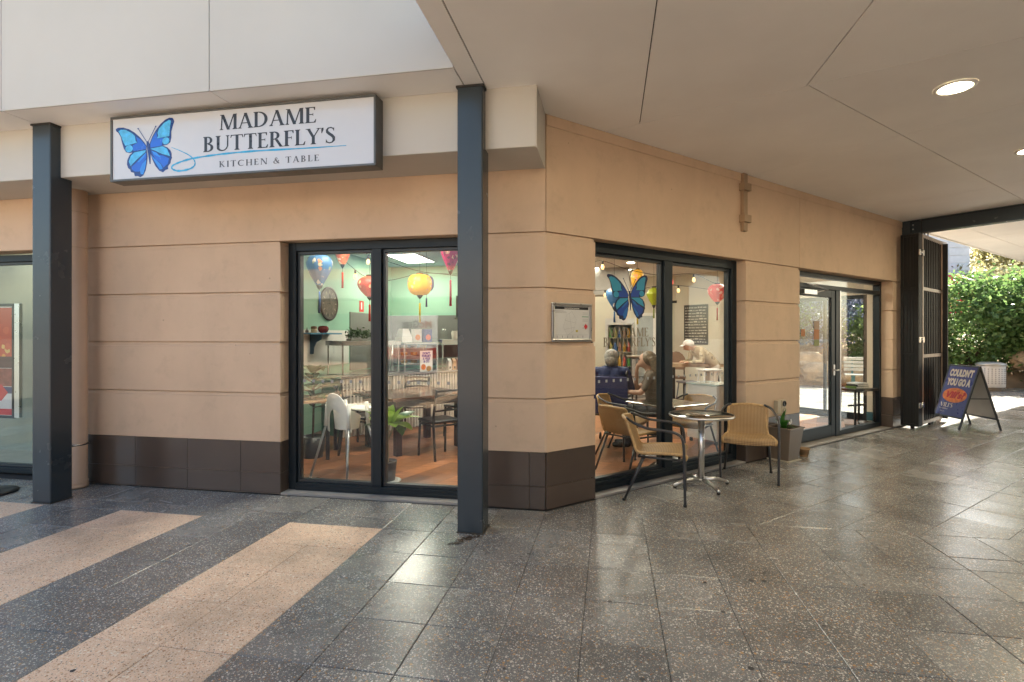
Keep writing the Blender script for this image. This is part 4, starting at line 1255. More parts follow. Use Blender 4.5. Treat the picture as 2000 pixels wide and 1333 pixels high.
for k in range(15):
    a = k*2.4; r_ = rnd.uniform(.05, .14); h = rnd.uniform(.07, .17)
    leaf_obj(pp, (.02*math.cos(a), .02*math.sin(a), 0), (r_*math.cos(a), r_*math.sin(a), h), rnd.uniform(.045, .07), M_LEAF, .25)
leaf_obj(pp, (.0, .01, 0), (-.01, -.03, .25), .085, M_LEAF, 0)
B().ball((.05, -.06, .10), (.008, .008, .03)).ball((.10, -.02, .07), (.02, .008, .02)).out('flower', M_TRIM, pp)
pt = thing('flowerpot', 'small empty clay pot on the paving beside the planter', 'pot', rw(3.93, .21, 0))
B().lathe([(.045, .0), (.062, .085), (.068, .086), (.070, .105), (.062, .105), (.055, .03), (.0, .03)], seg=24, caps=False).out('clay_pot', mat('clay', (0.30, 0.19, 0.10), .7, var=.2), pt)

# black round base of a sign stand at the left edge
ds = thing('stand_base', 'black domed floor base cut by the left picture edge', 'sign base', (-5.86, 4.02, 0))
B().lathe([(.0, .003), (.25, .003), (.25, .012), (.20, .022), (.05, .034), (.03, .05), (.0, .05)], seg=40, caps=False).out('disc', M_BLACK, ds)
B().lathe([(.022, .04), (.022, 1.2)], seg=14).out('pole', M_BLACK, ds)

# poster light frame in the neighbouring shop window
po = thing('poster_frame', 'tall framed fruit poster hanging inside the left shop window', 'poster', (-7.02, 4.86, 0.57))
b = B(); b.box(-.40, .40, -.03, 0, 0, .03).box(-.40, .40, -.03, 0, 1.27, 1.30).box(-.40, -.37, -.03, 0, .03, 1.27).box(.37, .40, -.03, 0, .03, 1.27); b.out('frame', M_BLACK, po, bevel=.004)
B().box(.401, .47, -.025, .01, .01, 1.30).out('side_channel', M_ALU, po)
b = B(); b.box(-.37, .37, -.012, -.002, .03, 1.27); b.out('sheet', mat('poster_white', (.7, .7, .7), .4), po)
M_APPLE = dots_mat('apple_print', (0.55, 0.10, 0.05), [(0, (.62, .13, .06)), (.3, (.75, .36, .08)), (.6, (.60, .07, .08)), (.8, (.72, .48, .16))], 10, 1.0)
B().box(-.355, .355, -.0135, -.0125, .70, 1.255).out('fruit_picture', M_APPLE, po)
B().box(-.355, .355, -.0135, -.0125, .57, .70).out('crate_picture', mat('crate_dark', (.10, .05, .05), .5), po)
B().box(-.355, .355, -.0135, -.0125, .36, .565).out('crate_picture', mat('crate_red', (.30, .09, .07), .5, var=.3, vscale=12), po)
B().box(-.355, .355, -.0135, -.0125, .28, .355).out('navy_band', mat('band_navy', (.05, .06, .16), .5), po)
B().box(-.355, .355, -.0135, -.0125, .035, .105).out('red_band', mat('band_red', (.62, .05, .06), .5), po)
b = B(); b.add([(.10, -.0142, .29), (.20, -.0142, .19), (.30, -.0142, .29), (.20, -.0142, .39)], [(0, 1, 2, 3)]); b.out('red_diamond', MATS['band_red'], po)

# ================================================================== OUTDOORS BEYOND THE CAFE
rng = np.random.default_rng(11)
def leaves_mesh(name, pts, size, m_, parent, aspect=.5, up=0.35, kind=None):
    """one small folded leaf per point"""
    n = len(pts)
    d = rng.normal(size=(n, 3)); d[:, 2] = d[:, 2]*.7 + up
    d /= np.linalg.norm(d, axis=1)[:, None]
    r = rng.normal(size=(n, 3)); w = np.cross(d, r); w /= np.linalg.norm(w, axis=1)[:, None]
    s = size*(0.6+0.8*rng.random(n))[:, None]
    p = np.asarray(pts)
    v = np.stack([p, p+d*s*.45+w*s*aspect*.5, p+d*s, p+d*s*.45-w*s*aspect*.5], 1).reshape(-1, 3)
    me = bpy.data.meshes.new(name)
    me.vertices.add(4*n); me.loops.add(4*n); me.polygons.add(n)
    me.vertices.foreach_set('co', v.ravel().astype(np.float32))
    me.loops.foreach_set('vertex_index', np.arange(4*n, dtype=np.int32))
    me.polygons.foreach_set('loop_start', np.arange(0, 4*n, 4, dtype=np.int32))
    me.polygons.foreach_set('loop_total', np.full(n, 4, dtype=np.int32))
    me.materials.append(m_)
    me.update(calc_edges=True); me.validate()
    o = bpy.data.objects.new(name, me); COL.objects.link(o)
    if parent is not None: o.parent = parent
    if kind: o['kind'] = kind
    return o
def clumps(center, radii, nclump, per, spread, shell=.55):
    """points gathered in clumps over an ellipsoid volume"""
    c = rng.normal(size=(nclump, 3)); c /= np.linalg.norm(c, axis=1)[:, None]
    c *= (shell+(1-shell)*rng.random((nclump, 1))**.5)
    c = c*np.array(radii)*(0.85+0.3*rng.random((nclump, 1)))
    out = []
    for k in range(nclump):
        q = rng.normal(size=(per, 3))*spread*(0.6+0.8*rng.random())
        out.append(c[k]+q)
    return np.concatenate(out)+np.array(center)
M_BARK = mat('bark', (0.10, 0.075, 0.055), .9, var=.4, vscale=9, bump=.6, bscale=40)
def tree(name, label, cat, loc, h_trunk, crowns, m_, leaf, group, trunk_r=.12, per=70, spread=.28, dens=1.0, aspect=.5):
    t = thing(name, label, cat, loc, 0, group)
    b = B()
    b.tube(curve([(0, 0, -.1), (.05, .03, h_trunk*.5), (-.03, .05, h_trunk)], 4), [trunk_r*(1-.5*i/8) for i in range(9)], 8)
    for (c, r_) in crowns:
        b.tube(curve([(0, .03, h_trunk*.75), (c[0]*.5, c[1]*.5, (h_trunk*.8+c[2])*.5), tuple(c)], 3), [trunk_r*.5*(1-.8*i/6) for i in range(7)], 6)
    b.out('trunk', M_BARK, t)
    P = []
    for (c, r_) in crowns:
        nc = int(26*dens*(r_[0]*r_[1]*r_[2])**.6)+8
        P.append(clumps(c, r_, nc, per, spread))
    leaves_mesh('crown', np.concatenate(P), leaf, m_, t, aspect)
    return t

M_HEDGE = leaf_mat('hedge_leaf', (0.10, 0.19, 0.055), (0.21, 0.33, 0.11), .45)
M_HEDGE2 = leaf_mat('hedge_leaf_yellow', (0.14, 0.20, 0.055), (0.31, 0.38, 0.14), .45)
M_OLIVE = leaf_mat('olive_leaf', (0.17, 0.16, 0.08), (0.36, 0.33, 0.19), .45)
M_GUM = leaf_mat('gum_leaf', (0.24, 0.21, 0.08), (0.50, 0.43, 0.18), .45)
M_BLUE = leaf_mat('blue_flower', (0.13, 0.14, 0.24), (0.32, 0.33, 0.48), .3)
M_BUSH = leaf_mat('bush_leaf', (0.06, 0.11, 0.05), (0.17, 0.23, 0.12), .3)
# earth bank behind the rocks (a gentle slope rising away from the plaza)
M_BANK = mat('bank_earth', (0.32, 0.21, 0.12), .95, var=.35, vscale=2.5, bump=.8, bscale=9)
nx_, ny_ = 60, 20
vs, fs = [], []
for j in range(ny_+1):
    for i in range(nx_+1):
        x = -6 + 42*i/nx_; y = 17.3 + 14*j/ny_
        z = 1.6*(1-math.exp(-(y-17.3)*.35)) + .10*(y-17.3)*.6
        z += .25*noise.noise(Vector((x*.5, y*.5, 0)))*min(1, (y-17.2)*.8)
        vs.append((x, y, z-.15))
for j in range(ny_):
    for i in range(nx_):
        a = j*(nx_+1)+i
        fs.append((a, a+1, a+nx_+2, a+nx_+1))
b = B(); b.smooth = True; b.add(vs, fs)
tag(b.out('bank_terrain', M_BANK), kind='structure')
M_ROCK = mat('sandstone', (0.46, 0.33, 0.21), .9, var=.4, vscale=2.2, bump=.7, bscale=12, obvar=.15)
def rock(x, y, z, r_, label, flat=.7):
    bmx = bmesh.new(); bmesh.ops.create_icosphere(bmx, subdivisions=3, radius=1)
    off = Vector((rnd.uniform(-9, 9), rnd.uniform(-9, 9), rnd.uniform(-9, 9)))
    for v in bmx.verts:
        d = v.co.normalized()
        k = 1+.28*noise.noise(d*1.3+off)+.14*noise.noise(d*3+off)+.05*noise.noise(d*8+off)
        c = d*k
        for a in (Vector((.3, -.9, .4)), Vector((-.7, -.5, .5)), Vector((.1, -.2, .97)), Vector((.9, -.3, .2))):
            a = (a+off*.02).normalized(); e = c.dot(a)-.82
            if e > 0: c -= a*e*.85
        v.co = Vector((c.x*r_, c.y*r_*.8, c.z*r_*flat))
    me = bpy.data.meshes.new('boulder'); bmx.to_mesh(me); bmx.free()
    me.materials.append(M_ROCK)
    o = bpy.data.objects.new('boulder', me); COL.objects.link(o)
    o.location = (x, y, z); o.rotation_euler = (0, 0, rnd.uniform(-.5, .5))
    tag(o, label, 'rock', 'sandstone boulders along the bank')
    return o
rock(12.25, 17.05, .30, .80, 'pale flat-faced boulder at the right picture edge beside the bin')
rock(11.95, 17.9, .80, .40, 'small dark boulder above and left of the big pale one')
rock(13.6, 17.5, .55, .9, 'large boulder mostly outside the right edge')
ORD = ['first', 'second', 'third', 'fourth', 'fifth', 'sixth', 'seventh', 'eighth', 'ninth', 'tenth', 'eleventh', 'twelfth', 'thirteenth', 'fourteenth', 'fifteenth', 'sixteenth', 'seventeenth', 'eighteenth', 'nineteenth', 'twentieth']
spots_ = sorted((3.2 + 6.2*((k*0.618) % 1), k) for k in range(20))
for i_, (x_, k) in enumerate(spots_):
    BL = ORD[i_] + ' sandstone boulder from the left in the bank behind the cafe door'
    x = 3.2 + 6.2*((k*0.618) % 1); y = 17.2 + 2.0*((k*0.37) % 1)
    z = .10 + .55*(y-17.2)
    rock(x, y, z, rnd.uniform(.3, .62), BL)
# hedge and bushes
def shrub(label, loc, radii, m_, leaf, nclump, per, spread, group, name='shrub'):
    t = thing(name, label, 'shrub', loc, 0, group)
    b = B()
    for k in range(6):
        a = k*1.05
        b.tube([(0, 0, -.2), (radii[0]*.35*math.cos(a), radii[1]*.35*math.sin(a), radii[2]*.5), (radii[0]*.6*math.cos(a), radii[1]*.6*math.sin(a), radii[2]*1.05)], [.05, .03, .012], 6)
    b.out('stems', M_BARK, t)
    p = clumps((0, 0, radii[2]*.85), radii, nclump, per, spread, .72)
    k_ = rng.random(len(p)) < .84
    leaves_mesh('foliage', p[k_], leaf, m_, t, .55)
    leaves_mesh('young_leaves', p[~k_]*np.array([1.03, 1.03, 1.02]), leaf*.8, M_HEDGE2 if m_ is not M_BLUE else M_BUSH, t, .5)
    return t
GH = 'green shrubs on the bank behind the bin'
shrub('tall bright green hedge shrub directly behind the white bin', (10.9, 18.6, .7), (1.35, 1.1, 1.35), M_HEDGE, .15, 300, 34, .17, GH)
shrub('green hedge shrub at the right edge above the boulders', (12.9, 18.3, .9), (1.5, 1.1, 1.40), M_HEDGE, .15, 320, 34, .17, GH)
shrub('yellow-green shrub beside the folding gate under the red sign', (9.0, 18.9, .4), (1.2, 1.0, 1.15), M_HEDGE2, .14, 240, 34, .16, GH)
shrub('green shrub beyond the right edge of the picture', (15.0, 18.6, .9), (1.5, 1.2, 1.5), M_HEDGE2, .15, 200, 34, .17, GH)
GB = 'bushes on the bank seen through the cafe door'
shrub('blue-flowering bush on the bank seen through the right door pane', (7.6, 20.6, 1.4), (1.5, 1.2, 1.3), M_BLUE, .13, 260, 34, .18, GB)
shrub('grey-green bush on the bank seen through the open door leaf', (5.7, 20.9, 1.4), (1.4, 1.2, 1.4), M_BUSH, .13, 240, 34, .18, GB)
shrub('loose green bush at the far left of the bank behind the cafe', (3.6, 20.9, 1.4), (1.5, 1.2, 1.5), M_BUSH, .13, 220, 34, .18, GB)
GT = 'trees on the hill behind the hedge'
tree('gum_tree', 'tall yellow-tinged gum tree behind the hedge at the right edge', 'tree', (22.5, 32.0, 1.0), 3.6, [((0, 0, 5.6), (2.2, 1.8, 1.5)), ((1.8, 0, 5.0), (1.7, 1.5, 1.1)), ((-1.8, .3, 4.9), (1.5, 1.5, 1.0)), ((3.4, .5, 6.0), (1.6, 1.4, 1.2))], M_GUM, .26, GT, .2, 60, .34, .9, .35)
tree('gum_tree', 'low yellow-topped tree behind the hedge beside the pale building', 'tree', (17.4, 31.0, .3), 2.2, [((0, 0, 3.6), (2.2, 1.6, 1.1)), ((-1.3, 0, 2.6), (1.5, 1.4, 1.0)), ((1.7, .3, 3.0), (1.7, 1.4, 1.1))], M_GUM, .26, GT, .18, 60, .34, 1.0, .35)
tree('scrub_tree', 'dry grey-brown scrub tree on the hill above the hedge', 'tree', (16.6, 28.0, 1.2), 1.2, [((0, 0, 2.0), (2.4, 1.4, 1.2)), ((2.6, 0, 2.1), (2.2, 1.4, 1.2))], M_OLIVE, .22, GT, .14, 60, .30, 1.2)
tree('scrub_tree', 'dry grey-brown scrub tree further right on the hill', 'tree', (21.8, 28.5, 1.4), 1.2, [((0, 0, 2.2), (2.4, 1.5, 1.3)), ((2.8, 0, 2.3), (2.2, 1.4, 1.3))], M_OLIVE, .22, GT, .14, 60, .30, 1.2)
tree('scrub_tree', 'pale sage tree standing high behind the bushes seen through the door', 'tree', (8.2, 25.5, 2.0), 1.6, [((0, 0, 2.6), (2.6, 1.6, 1.6)), ((-2.6, 0, 2.5), (2.4, 1.5, 1.5)), ((-5.0, .2, 2.6), (2.4, 1.5, 1.6))], M_OLIVE, .24, GT, .16, 60, .32, 1.2)

# litter bin
bn = thing('litter_bin', 'pale perforated metal litter bin in front of the hedge', 'bin', (10.36, 16.75, 0), R(-20))
M_BIN = mat('bin_paint', (0.55, 0.52, 0.48), .45)
B().lathe([(.30, .10), (.31, .12), (.31, .68), (.30, .69)], seg=32).out('drum', M_BIN, bn)
b = B()
for r_ in range(8):
    for k in range(26):
        a = 2*math.pi*k/26
        c = Vector((math.cos(a)*.3095, math.sin(a)*.3095, .22+r_*.055))
        b.cbox(c, .012, .022, .026, Matrix.Rotation(a, 3, 'Z'))
b.out('perforation', mat('bin_hole', (.16, .15, .14), .7), bn)
B().lathe([(.32, .69), (.33, .70), (.33, .745), (.22, .79), (.19, .775)], seg=32).out('lid_ring', mat('bin_lid', (.45, .42, .37), .35, metal=.5), bn)
B().lathe([(.24, .0), (.24, .10)], seg=24).out('base', mat('bin_base', (.20, .16, .12), .8), bn)

# slatted bench seen through the door
bc = thing('park_bench', 'white slatted bench with blue-green legs seen through the door glass', 'bench', (7.2, 15.9, 0), R(-18))
M_SLAT = mat('bench_white', (.66, .64, .58), .5); M_BLEG = mat('bench_teal', (.08, .20, .22), .5)
for k in range(4): B().box(-.8, .8, -.22+k*.115, -.22+k*.115+.085, .43, .46).out('seat_slat', M_SLAT, bc, bevel=.005)
for k in range(4):
    m_ = Matrix.Translation((0, .26, .47)) @ Matrix.Rotation(R(-14), 4, 'X')
    B(m_).box(-.8, .8, -.015, .015, .06+k*.105, .06+k*.105+.08).out('back_slat', M_SLAT, bc, bevel=.005)
for x in (-.6, .6):
    b = B(); b.box(x-.03, x+.03, -.20, -.14, 0, .43).box(x-.03, x+.03, .16, .22, 0, .43).box(x-.03, x+.03, -.22, .26, .39, .429)
    b.box(x-.025, x+.025, .02, .05, .0, .46, Matrix.Translation((0, .23, .45)) @ Matrix.Rotation(R(-14), 4, 'X')); b.out('leg_frame', M_BLEG, bc)

# rear awning of the shop, steel post, pale building with red banner
aw = thing('rear_awning', 'low box-fronted awning seen past the folding gate', 'awning', rw(10.8, -1.05, 0), R(45))
B().box(-1.8, .75, -.28, .6, 3.06, 3.46).out('box', mat('awning_board', (.40, .36, .32), .6), aw)
B().box(-1.85, .95, -.45, .65, 3.462, 3.58).out('cap', mat('awning_cap', (.30, .25, .21), .6), aw)
B().box(-1.85, 1.15, -.42, .65, 3.00, 3.058).out('soffit_lip', mat('awning_lip', (.38, .37, .30), .6), aw)
ps = thing('gate_post', 'square grey steel post on a base plate behind the gate leaf', 'post', rw(8.86, .12, 0), R(45))
B().box(-.035, .035, -.035, .035, .01, 1.72).out('shaft', mat('post_grey', (.28, .26, .24), .45), ps)
B().box(-.10, .10, -.08, .08, .003, .012).out('base_plate', M_ALU, ps)
B().box(.036, .15, -.03, .03, .76, .86).out('latch_block', MATS['post_grey'], ps)
fb_ = thing('far_building', 'pale grey block building with louvres behind the hedge', 'building', (15.5, 28.0, 0), R(0))
M_PALE = mat('pale_block', (.72, .74, .77), .8, var=.08, vscale=4)
B().box(-1.2, .95, 0, 4, 0, 6.6).out('wall', M_PALE, fb_)
B().box(-6, -1.2, .4, 4, 0, 6.0).out('wall', mat('pale_panel', (.76, .78, .80), .7), fb_)
for i in range(16):
    B().box(.10, .96, -.03, .0, .6+i*.36, .6+i*.36+.33).out('block_course', M_PALE, fb_, bevel=.01)
B().box(-.55, -.25, -.04, -.001, 5.1, 5.4).out('vent', mat('vent_grey', (.25, .26, .28), .6), fb_)
rs = thing('red_banner', 'red shop banner with white lettering under the pale building', 'sign', (14.75, 26.0, 2.5))
B().box(-1.0, .62, -.03, .03, 0, 1.65).out('board', mat('banner_red', (.60, .035, .05), .5), rs)
b = B(); 
for k in range(7): b.add([(-.35+.10*math.cos(a)*(.4+.6*(i % 2))+.16*(k % 3), -.034-.0002*k, 1.28-.12*k+.09*math.sin(a)) for i, a in enumerate([j*.785 for j in range(8)])], [tuple(range(8))])
b.out('white_pattern', M_TRIM, rs)

# ================================================================== ACROSS THE PLAZA (seen only as reflections in the glass)
ob = thing('opposite_shop', 'cream shopfront across the plaza reflected in the windows', 'building', (-3, -9.5, 0))
B().box(-14, 8, -3, -.6, 0, 4.2).out('wall', M_TAN, ob)
B().box(-14, 8, -.6, .9, 2.9, 3.6).out('fascia', M_WHITE, ob)
for k in range(5): B().box(-13+k*4, -10+k*4, -.6, -.55, .5, 2.4).out('window', M_FRAME, ob)
for k in range(6): B().box(-13.5+k*4, -13.25+k*4, .4, .65, 0, 2.9).out('post', M_WHITE, ob)
lb = thing('lease_board', 'real estate board across the plaza mirrored in the cafe window', 'sign', (-4.45, -2.0, 0), R(180))
B().box(-.62, .62, .0, .03, .60, 1.98).out('board', mat('board_white', (.74, .75, .78), .5), lb)
B().box(-.60, .60, -.004, -.001, .98, 1.24).out('red_band', mat('board_red', (.45, .04, .035), .5), lb)
B().box(-.60, .60, -.004, -.001, .62, .97).out('navy_band', mat('board_navy', (.02, .03, .09), .5), lb)
b = B(); sans(b, 'M', -.50, 1.70, .22, y=-.006, bold=.006); sans(b, 'C', -.325, 1.70, .16, y=-.006, bold=.006); b.out('lettering', MATS['board_red'], lb)
b = B(); sans(b, 'G', -.20, 1.70, .22, y=-.006, bold=.006); sans(b, 'EES', -.03, 1.70, .17, y=-.006, bold=.006); b.out('lettering', MATS['board_navy'], lb)
b = B(); sans(b, 'mcgees.com.au', -.52, .84, .12, y=-.006, bold=.002); b.out('lettering', M_TRIM, lb)
for x in (-.5, .5): B().box(x-.03, x+.03, .031, .08, 0, 1.9).out('leg', M_ALU, lb)

rb2 = thing('added_shop_row', 'unseen row of tan shops added to block bright sky reflections in the far window', 'building', (10.2, 0, 0))  # added to cut sky glare in the glass and darken the second wall
B().box(0, 4, -14, 7.5, 0, 4.6).out('wall', M_TAN, rb2)
B().box(-.8, 0, -14, 7.5, 2.9, 3.5).out('fascia', M_WHITE, rb2)
for k in range(5): B().box(-.06, -.001, -13+k*4, -10+k*4, .4, 2.5).out('window', M_FRAME, rb2)

# ================================================================== INSIDE THE CAFE
M_PANEL = emit('panel_light', (1.0, 0.95, 0.86), 6.0)
M_PDIM = emit('shop_fill_panel', (1.0, .96, .88), 1.1)
def panel_light(x, y, sx, sy, label, em=M_PANEL):
    t = thing('panel_light', label, 'ceiling light', (x, y, ZI if x > -6 else ZI-.2), 0, 'flat ceiling panel lights in the cafe')
    b = B(); b.box(-sx, sx, -sy, -sy+.03, -.014, -.0005).box(-sx, sx, sy-.03, sy, -.014, -.0005).box(-sx, -sx+.03, -sy+.03, sy-.03, -.014, -.0005).box(sx-.03, sx, -sy+.03, sy-.03, -.014, -.0005)
    b.out('frame', M_TRIM, t)
    B().box(-sx+.03, sx-.03, -sy+.03, sy-.03, -.010, -.001).out('diffuser', em, t)
panel_light(-3.62, 9.28, .30, .55, 'lit white ceiling panel above the serving counter')
for x, y in ((-2.5, 5.4), (-.6, 7.3), (2.25, 9.5), (-.55, 9.6), (-.5, 11.75)):  # extra panels hidden from view, added to brighten the room
    panel_light(x, y, .30, .55, 'unseen added ceiling panel ' + {-2.5: 'just inside the near window', -.6: 'behind the corner pier', 2.25: 'inside behind the pier with the power outlet', -.55: 'deep in the room behind the corner pier', -.5: 'in the rear alcove by the drinks fridge'}[x])
panel_light(-7.0, 5.1, .55, .30, 'unseen ceiling panel added to brighten the neighbouring shop', M_PDIM)  # added fill light, hidden above the window head
M_SPOT = emit('small_downlight', (1.0, 0.93, 0.82), 40.0)
for u, v, nm in ((1232, 513, 'nearer of two small round downlights in the cafe ceiling'), (1227, 527, 'farther of two small round downlights in the cafe ceiling')):
    p = on_ground(u, v, ZI)
    t = thing('recessed_spot', nm, 'ceiling light', (p.x, p.y, ZI))
    B().lathe([(.09, -.0005), (.09, -.008), (.07, -.010)], seg=20, caps=False).out('trim_ring', M_TRIM, t)
    B().lathe([(.0, -.006), (.07, -.006)], seg=20, caps=False).out('lens', M_SPOT, t)
b = wb(); b.box(-.9, .40, 11.3, 11.9, 2.38, ZI-.001); b.out('grey_bulkhead', mat('bulkhead_grey', (.34, .32, .29), .6), cafe)

# ---- decals on the glass
STK = B().box(-.014, .014, -.0008, 0, -.014, .014).mesh('sticker', mat('sticker_white', (.30, .32, .32), .5))
for k in range(20):
    x = -2.93 + k*.0975
    if -2.25 < x < -2.06 or x > -1.30: continue
    o = inst('safety_sticker', STK, win1, (x-P0.x, .1785, 1.065), 0)
for k in range(22):
    tt = .79 + k*.10
    if 1.66 < tt < 1.86 or tt > 2.80: continue
    p = CI @ RW @ Vector((tt, .1715, 1.06))
    inst('safety_sticker', STK, win2, p, R(45))
BM = [mat('decal_navy', (.006, .016, .06), .35), mat('decal_deep', (.008, .055, .30), .35), mat('decal_mid', (.012, .13, .40), .35), mat('decal_light', (.03, .27, .42), .35)]
butterfly(win2, CI @ RW @ Matrix.Translation((1.215, .1718, 1.898)), (.62, .455), R(0), BM, name='butterfly_decal')
lt = B(CI @ RW @ Matrix.Translation((0, .1720, 0)))
serif_text(lt, 'MADAME', .905, 1.498, .092, .60); serif_text(lt, "BUTTERFLY'S", .845, 1.395, .092, .765)
lt.out('window_lettering', mat('decal_gold', (.24, .20, .14), .4), win2)
lt = B(CI @ RW @ Matrix.Translation((0, .1720, 0))); serif_text(lt, 'KITCHEN & TABLE', .905, 1.315, .036, .60, track=.16); lt.out('window_lettering', MATS['decal_gold'], win2)

# ---- lanterns
PROF = {
 'drop': [(.10, 1.0), (.55, .97), (.86, .88), (1.0, .72), (.95, .58), (.78, .40), (.55, .22), (.34, .07), (.24, .0)],
 'flat': [(.22, 1.0), (.62, .94), (.92, .78), (1.0, .62), (.94, .48), (.74, .28), (.46, .10), (.28, .0)],
 'globe': [(.30, 1.0), (.70, .93), (.94, .74), (1.0, .52), (.94, .28), (.70, .08), (.34, .0)],
 'cone': [(.50, 1.0), (.92, .96), (1.0, .86), (.86, .62), (.66, .38), (.44, .14), (.30, .0)],
 'diamond': [(.20, 1.0), (.60, .90), (1.0, .66), (.90, .52), (.55, .22), (.22, .0)]}
M_TWINE = mat('dark_cord', (.02, .018, .016), .7)
def lantern(label, u, vtop, vbot, wpx, s, shape, m_, tassel, vt0=None, vt1=None):
    top = at(u, vtop, s); h = (vbot-vtop)*s/CAM_F; r_ = wpx*.5*s/CAM_F
    t = thing('silk_lantern', label, 'lantern', (top.x, top.y, top.z-h), rnd.uniform(0, 1), 'silk lanterns hung in the cafe')
    prof = PROF[shape]; seg = 40; n = len(prof)
    vs, fs = [], []
    fine = curve([(p[0], p[1], 0) for p in prof], 3)
    for q in fine:
        for k in range(seg):
            a = 2*math.pi*k/seg
            rr = q.x*r_*(1-.05*abs(math.cos(a*5)))
            vs.append((rr*math.cos(a), rr*math.sin(a), q.y*h))
    for i in range(len(fine)-1):
        for k in range(seg):
            l = (k+1) % seg
            fs.append((i*seg+k, (i+1)*seg+k, (i+1)*seg+l, i*seg+l))
    b = B(); b.smooth = True; b.add(vs, fs); b.out('shade', m_, t)
    B().lathe([(r_*.30, h-.004), (r_*.30, h+.015), (r_*.16, h+.02)], seg=14).lathe([(r_*.26, .004), (r_*.20, -.02), (.004, -.05)], seg=14).out('caps', M_BLACK, t)
    zt = -.05
    if vt0:
        zt = (vbot-vt0)*s/CAM_F; ze = (vbot-vt1)*s/CAM_F
        B().tube([(0, 0, -.045), (0, 0, zt)], .0025, 5).out('cord', M_TWINE, t)
        B().lathe([(.006, zt+.012), (.012, zt), (.011, zt-.02), (.014, ze)], seg=10).out('tassel', tassel, t)
    zc = ZI-(top.z-h)-.003
    if zc > h+.02: B().tube([(0, 0, h+.018), (0, 0, zc)], .002, 5).out('hanging_cord', M_TWINE, t)
FL = [(0, (.62, .50, .30)), (.35, (.55, .22, .10)), (.6, (.60, .52, .45)), (.85, (.25, .30, .20))]
L_BLUE = dots_mat('silk_blue', (.045, .13, .26), FL, 18, .32, glow=.05)
L_ORNG = dots_mat('silk_orange', (.60, .13, .05), [(0, (.68, .52, .26)), (.5, (.72, .60, .42)), (.8, (.40, .05, .03))], 26, .62, glow=.06)
L_RED = dots_mat('silk_red', (.50, .035, .02), [(0, (.62, .42, .22)), (.6, (.66, .22, .12))], 17, .22, glow=.06)
L_YEL = dots_mat('silk_yellow', (.66, .33, .025), [(0, (.62, .20, .10)), (.4, (.50, .16, .20)), (.7, (.72, .52, .20))], 24, .42, glow=.08)
L_MAG = dots_mat('silk_magenta', (.36, .008, .065), [(0, (.55, .30, .20)), (.5, (.12, .01, .03))], 24, .34, glow=.05)
L_LIME = mat('silk_lime', (.36, .40, .02), .5); L_PURP = mat('silk_purple', (.12, .08, .22), .5); L_CORAL = dots_mat('silk_coral', (.62, .07, .055), [(0, (.72, .40, .32)), (.6, (.70, .28, .2))], 16, .35, glow=.06)
T_ = {k: mat('tassel_'+k, c, .7) for k, c in dict(blue=(.03, .12, .30), red=(.42, .02, .015), yellow=(.60, .44, .02), pink=(.5, .01, .07), lime=(.2, .24, .03), purple=(.05, .04, .14)).items()}
lantern('blue floral teardrop lantern at the top left of the near window', 624, 497, 558, 49, 6.0, 'drop', L_BLUE, T_['blue'], 572, 612)
lantern('orange patterned cone lantern second from left in the near window', 669, 478, 517, 36, 6.3, 'cone', L_ORNG, T_['red'], 534, 563)
lantern('red floral lantern partly behind the window mullion', 722, 540, 580, 47, 6.6, 'flat', L_RED, T_['red'], 597, 628)
lantern('yellow floral round lantern in the middle of the right pane', 820, 536, 577, 49, 6.8, 'globe', L_YEL, T_['yellow'], 594, 630)
lantern('small purple lantern half hidden behind the yellow one', 833, 539, 570, 30, 7.6, 'globe', L_PURP, T_['purple'], 584, 600)
lantern('crimson teardrop lantern beside the near post', 880, 466, 529, 42, 5.9, 'drop', L_MAG, T_['pink'], 549, 598)
lantern('lime green diamond lantern right of the butterfly', 1277, 562, 597, 28, 8.0, 'diamond', L_LIME, T_['lime'], 605, 622)
lantern('red floral lantern at the right end of the far window', 1401, 555, 590, 37, 8.2, 'flat', L_CORAL, T_['red'], 603, 626)
lantern('blue floral lantern behind the left butterfly wing', 1200, 563, 601, 34, 7.6, 'drop', L_BLUE, T_['blue'], 610, 630)
lantern('yellow floral lantern behind the upper butterfly wing', 1245, 527, 563, 26, 8.4, 'globe', L_YEL, T_['yellow'], 612, 634)
lantern('small pink lantern behind the far window mullion', 1304, 544, 560, 22, 9.4, 'globe', L_CORAL, T_['red'])

# ---- festoon lights
M_BULB = emit('warm_bulb', (1.0, .55, .22), .45)
def festoon(label, pts, bulbs, loc=None):
    t = thing('festoon_lights', label, 'string lights', (0, 0, 0), 0, 'festoon light strings')
    B().tube(curve([at(*p) for p in pts], 6), .004, 5).out('cable', M_TWINE, t)
    for (u, v, s) in bulbs:
        p = at(u, v, s)
        B().lathe([(.010, 0), (.014, -.012), (.014, -.045), (.012, -.048)], tuple(p), 10).out('lamp_holder', M_BLACK, t)
        B().lathe([(.010, -.048), (.022, -.075), (.024, -.090), (.016, -.112), (.003, -.120)], tuple(p), 12).out('bulb', M_BULB, t)
festoon('festoon light string across the near window', [(560, 478, 6.2), (590, 498, 6.2), (622, 494, 6.2), (640, 496, 6.3), (700, 488, 6.5), (720, 498, 6.6), (760, 512, 6.8), (829, 532, 7.0), (900, 536, 7.2)], [(719, 499, 6.6)])
festoon('second festoon light string dropping behind the red lantern', [(650, 488, 7.0), (692, 526, 7.0), (720, 543, 7.0), (760, 548, 7.0), (829, 534, 7.0), (900, 540, 7.0)], [(694, 528, 7.0)])
festoon('festoon light string sagging across the far window', [(1150, 517, 7.0), (1177, 510, 7.2), (1228, 527, 7.4), (1290, 538, 7.6), (1355, 536, 7.8), (1398, 554, 8.2), (1450, 560, 8.4)], [(1177, 510, 7.2), (1355, 536, 7.8)])
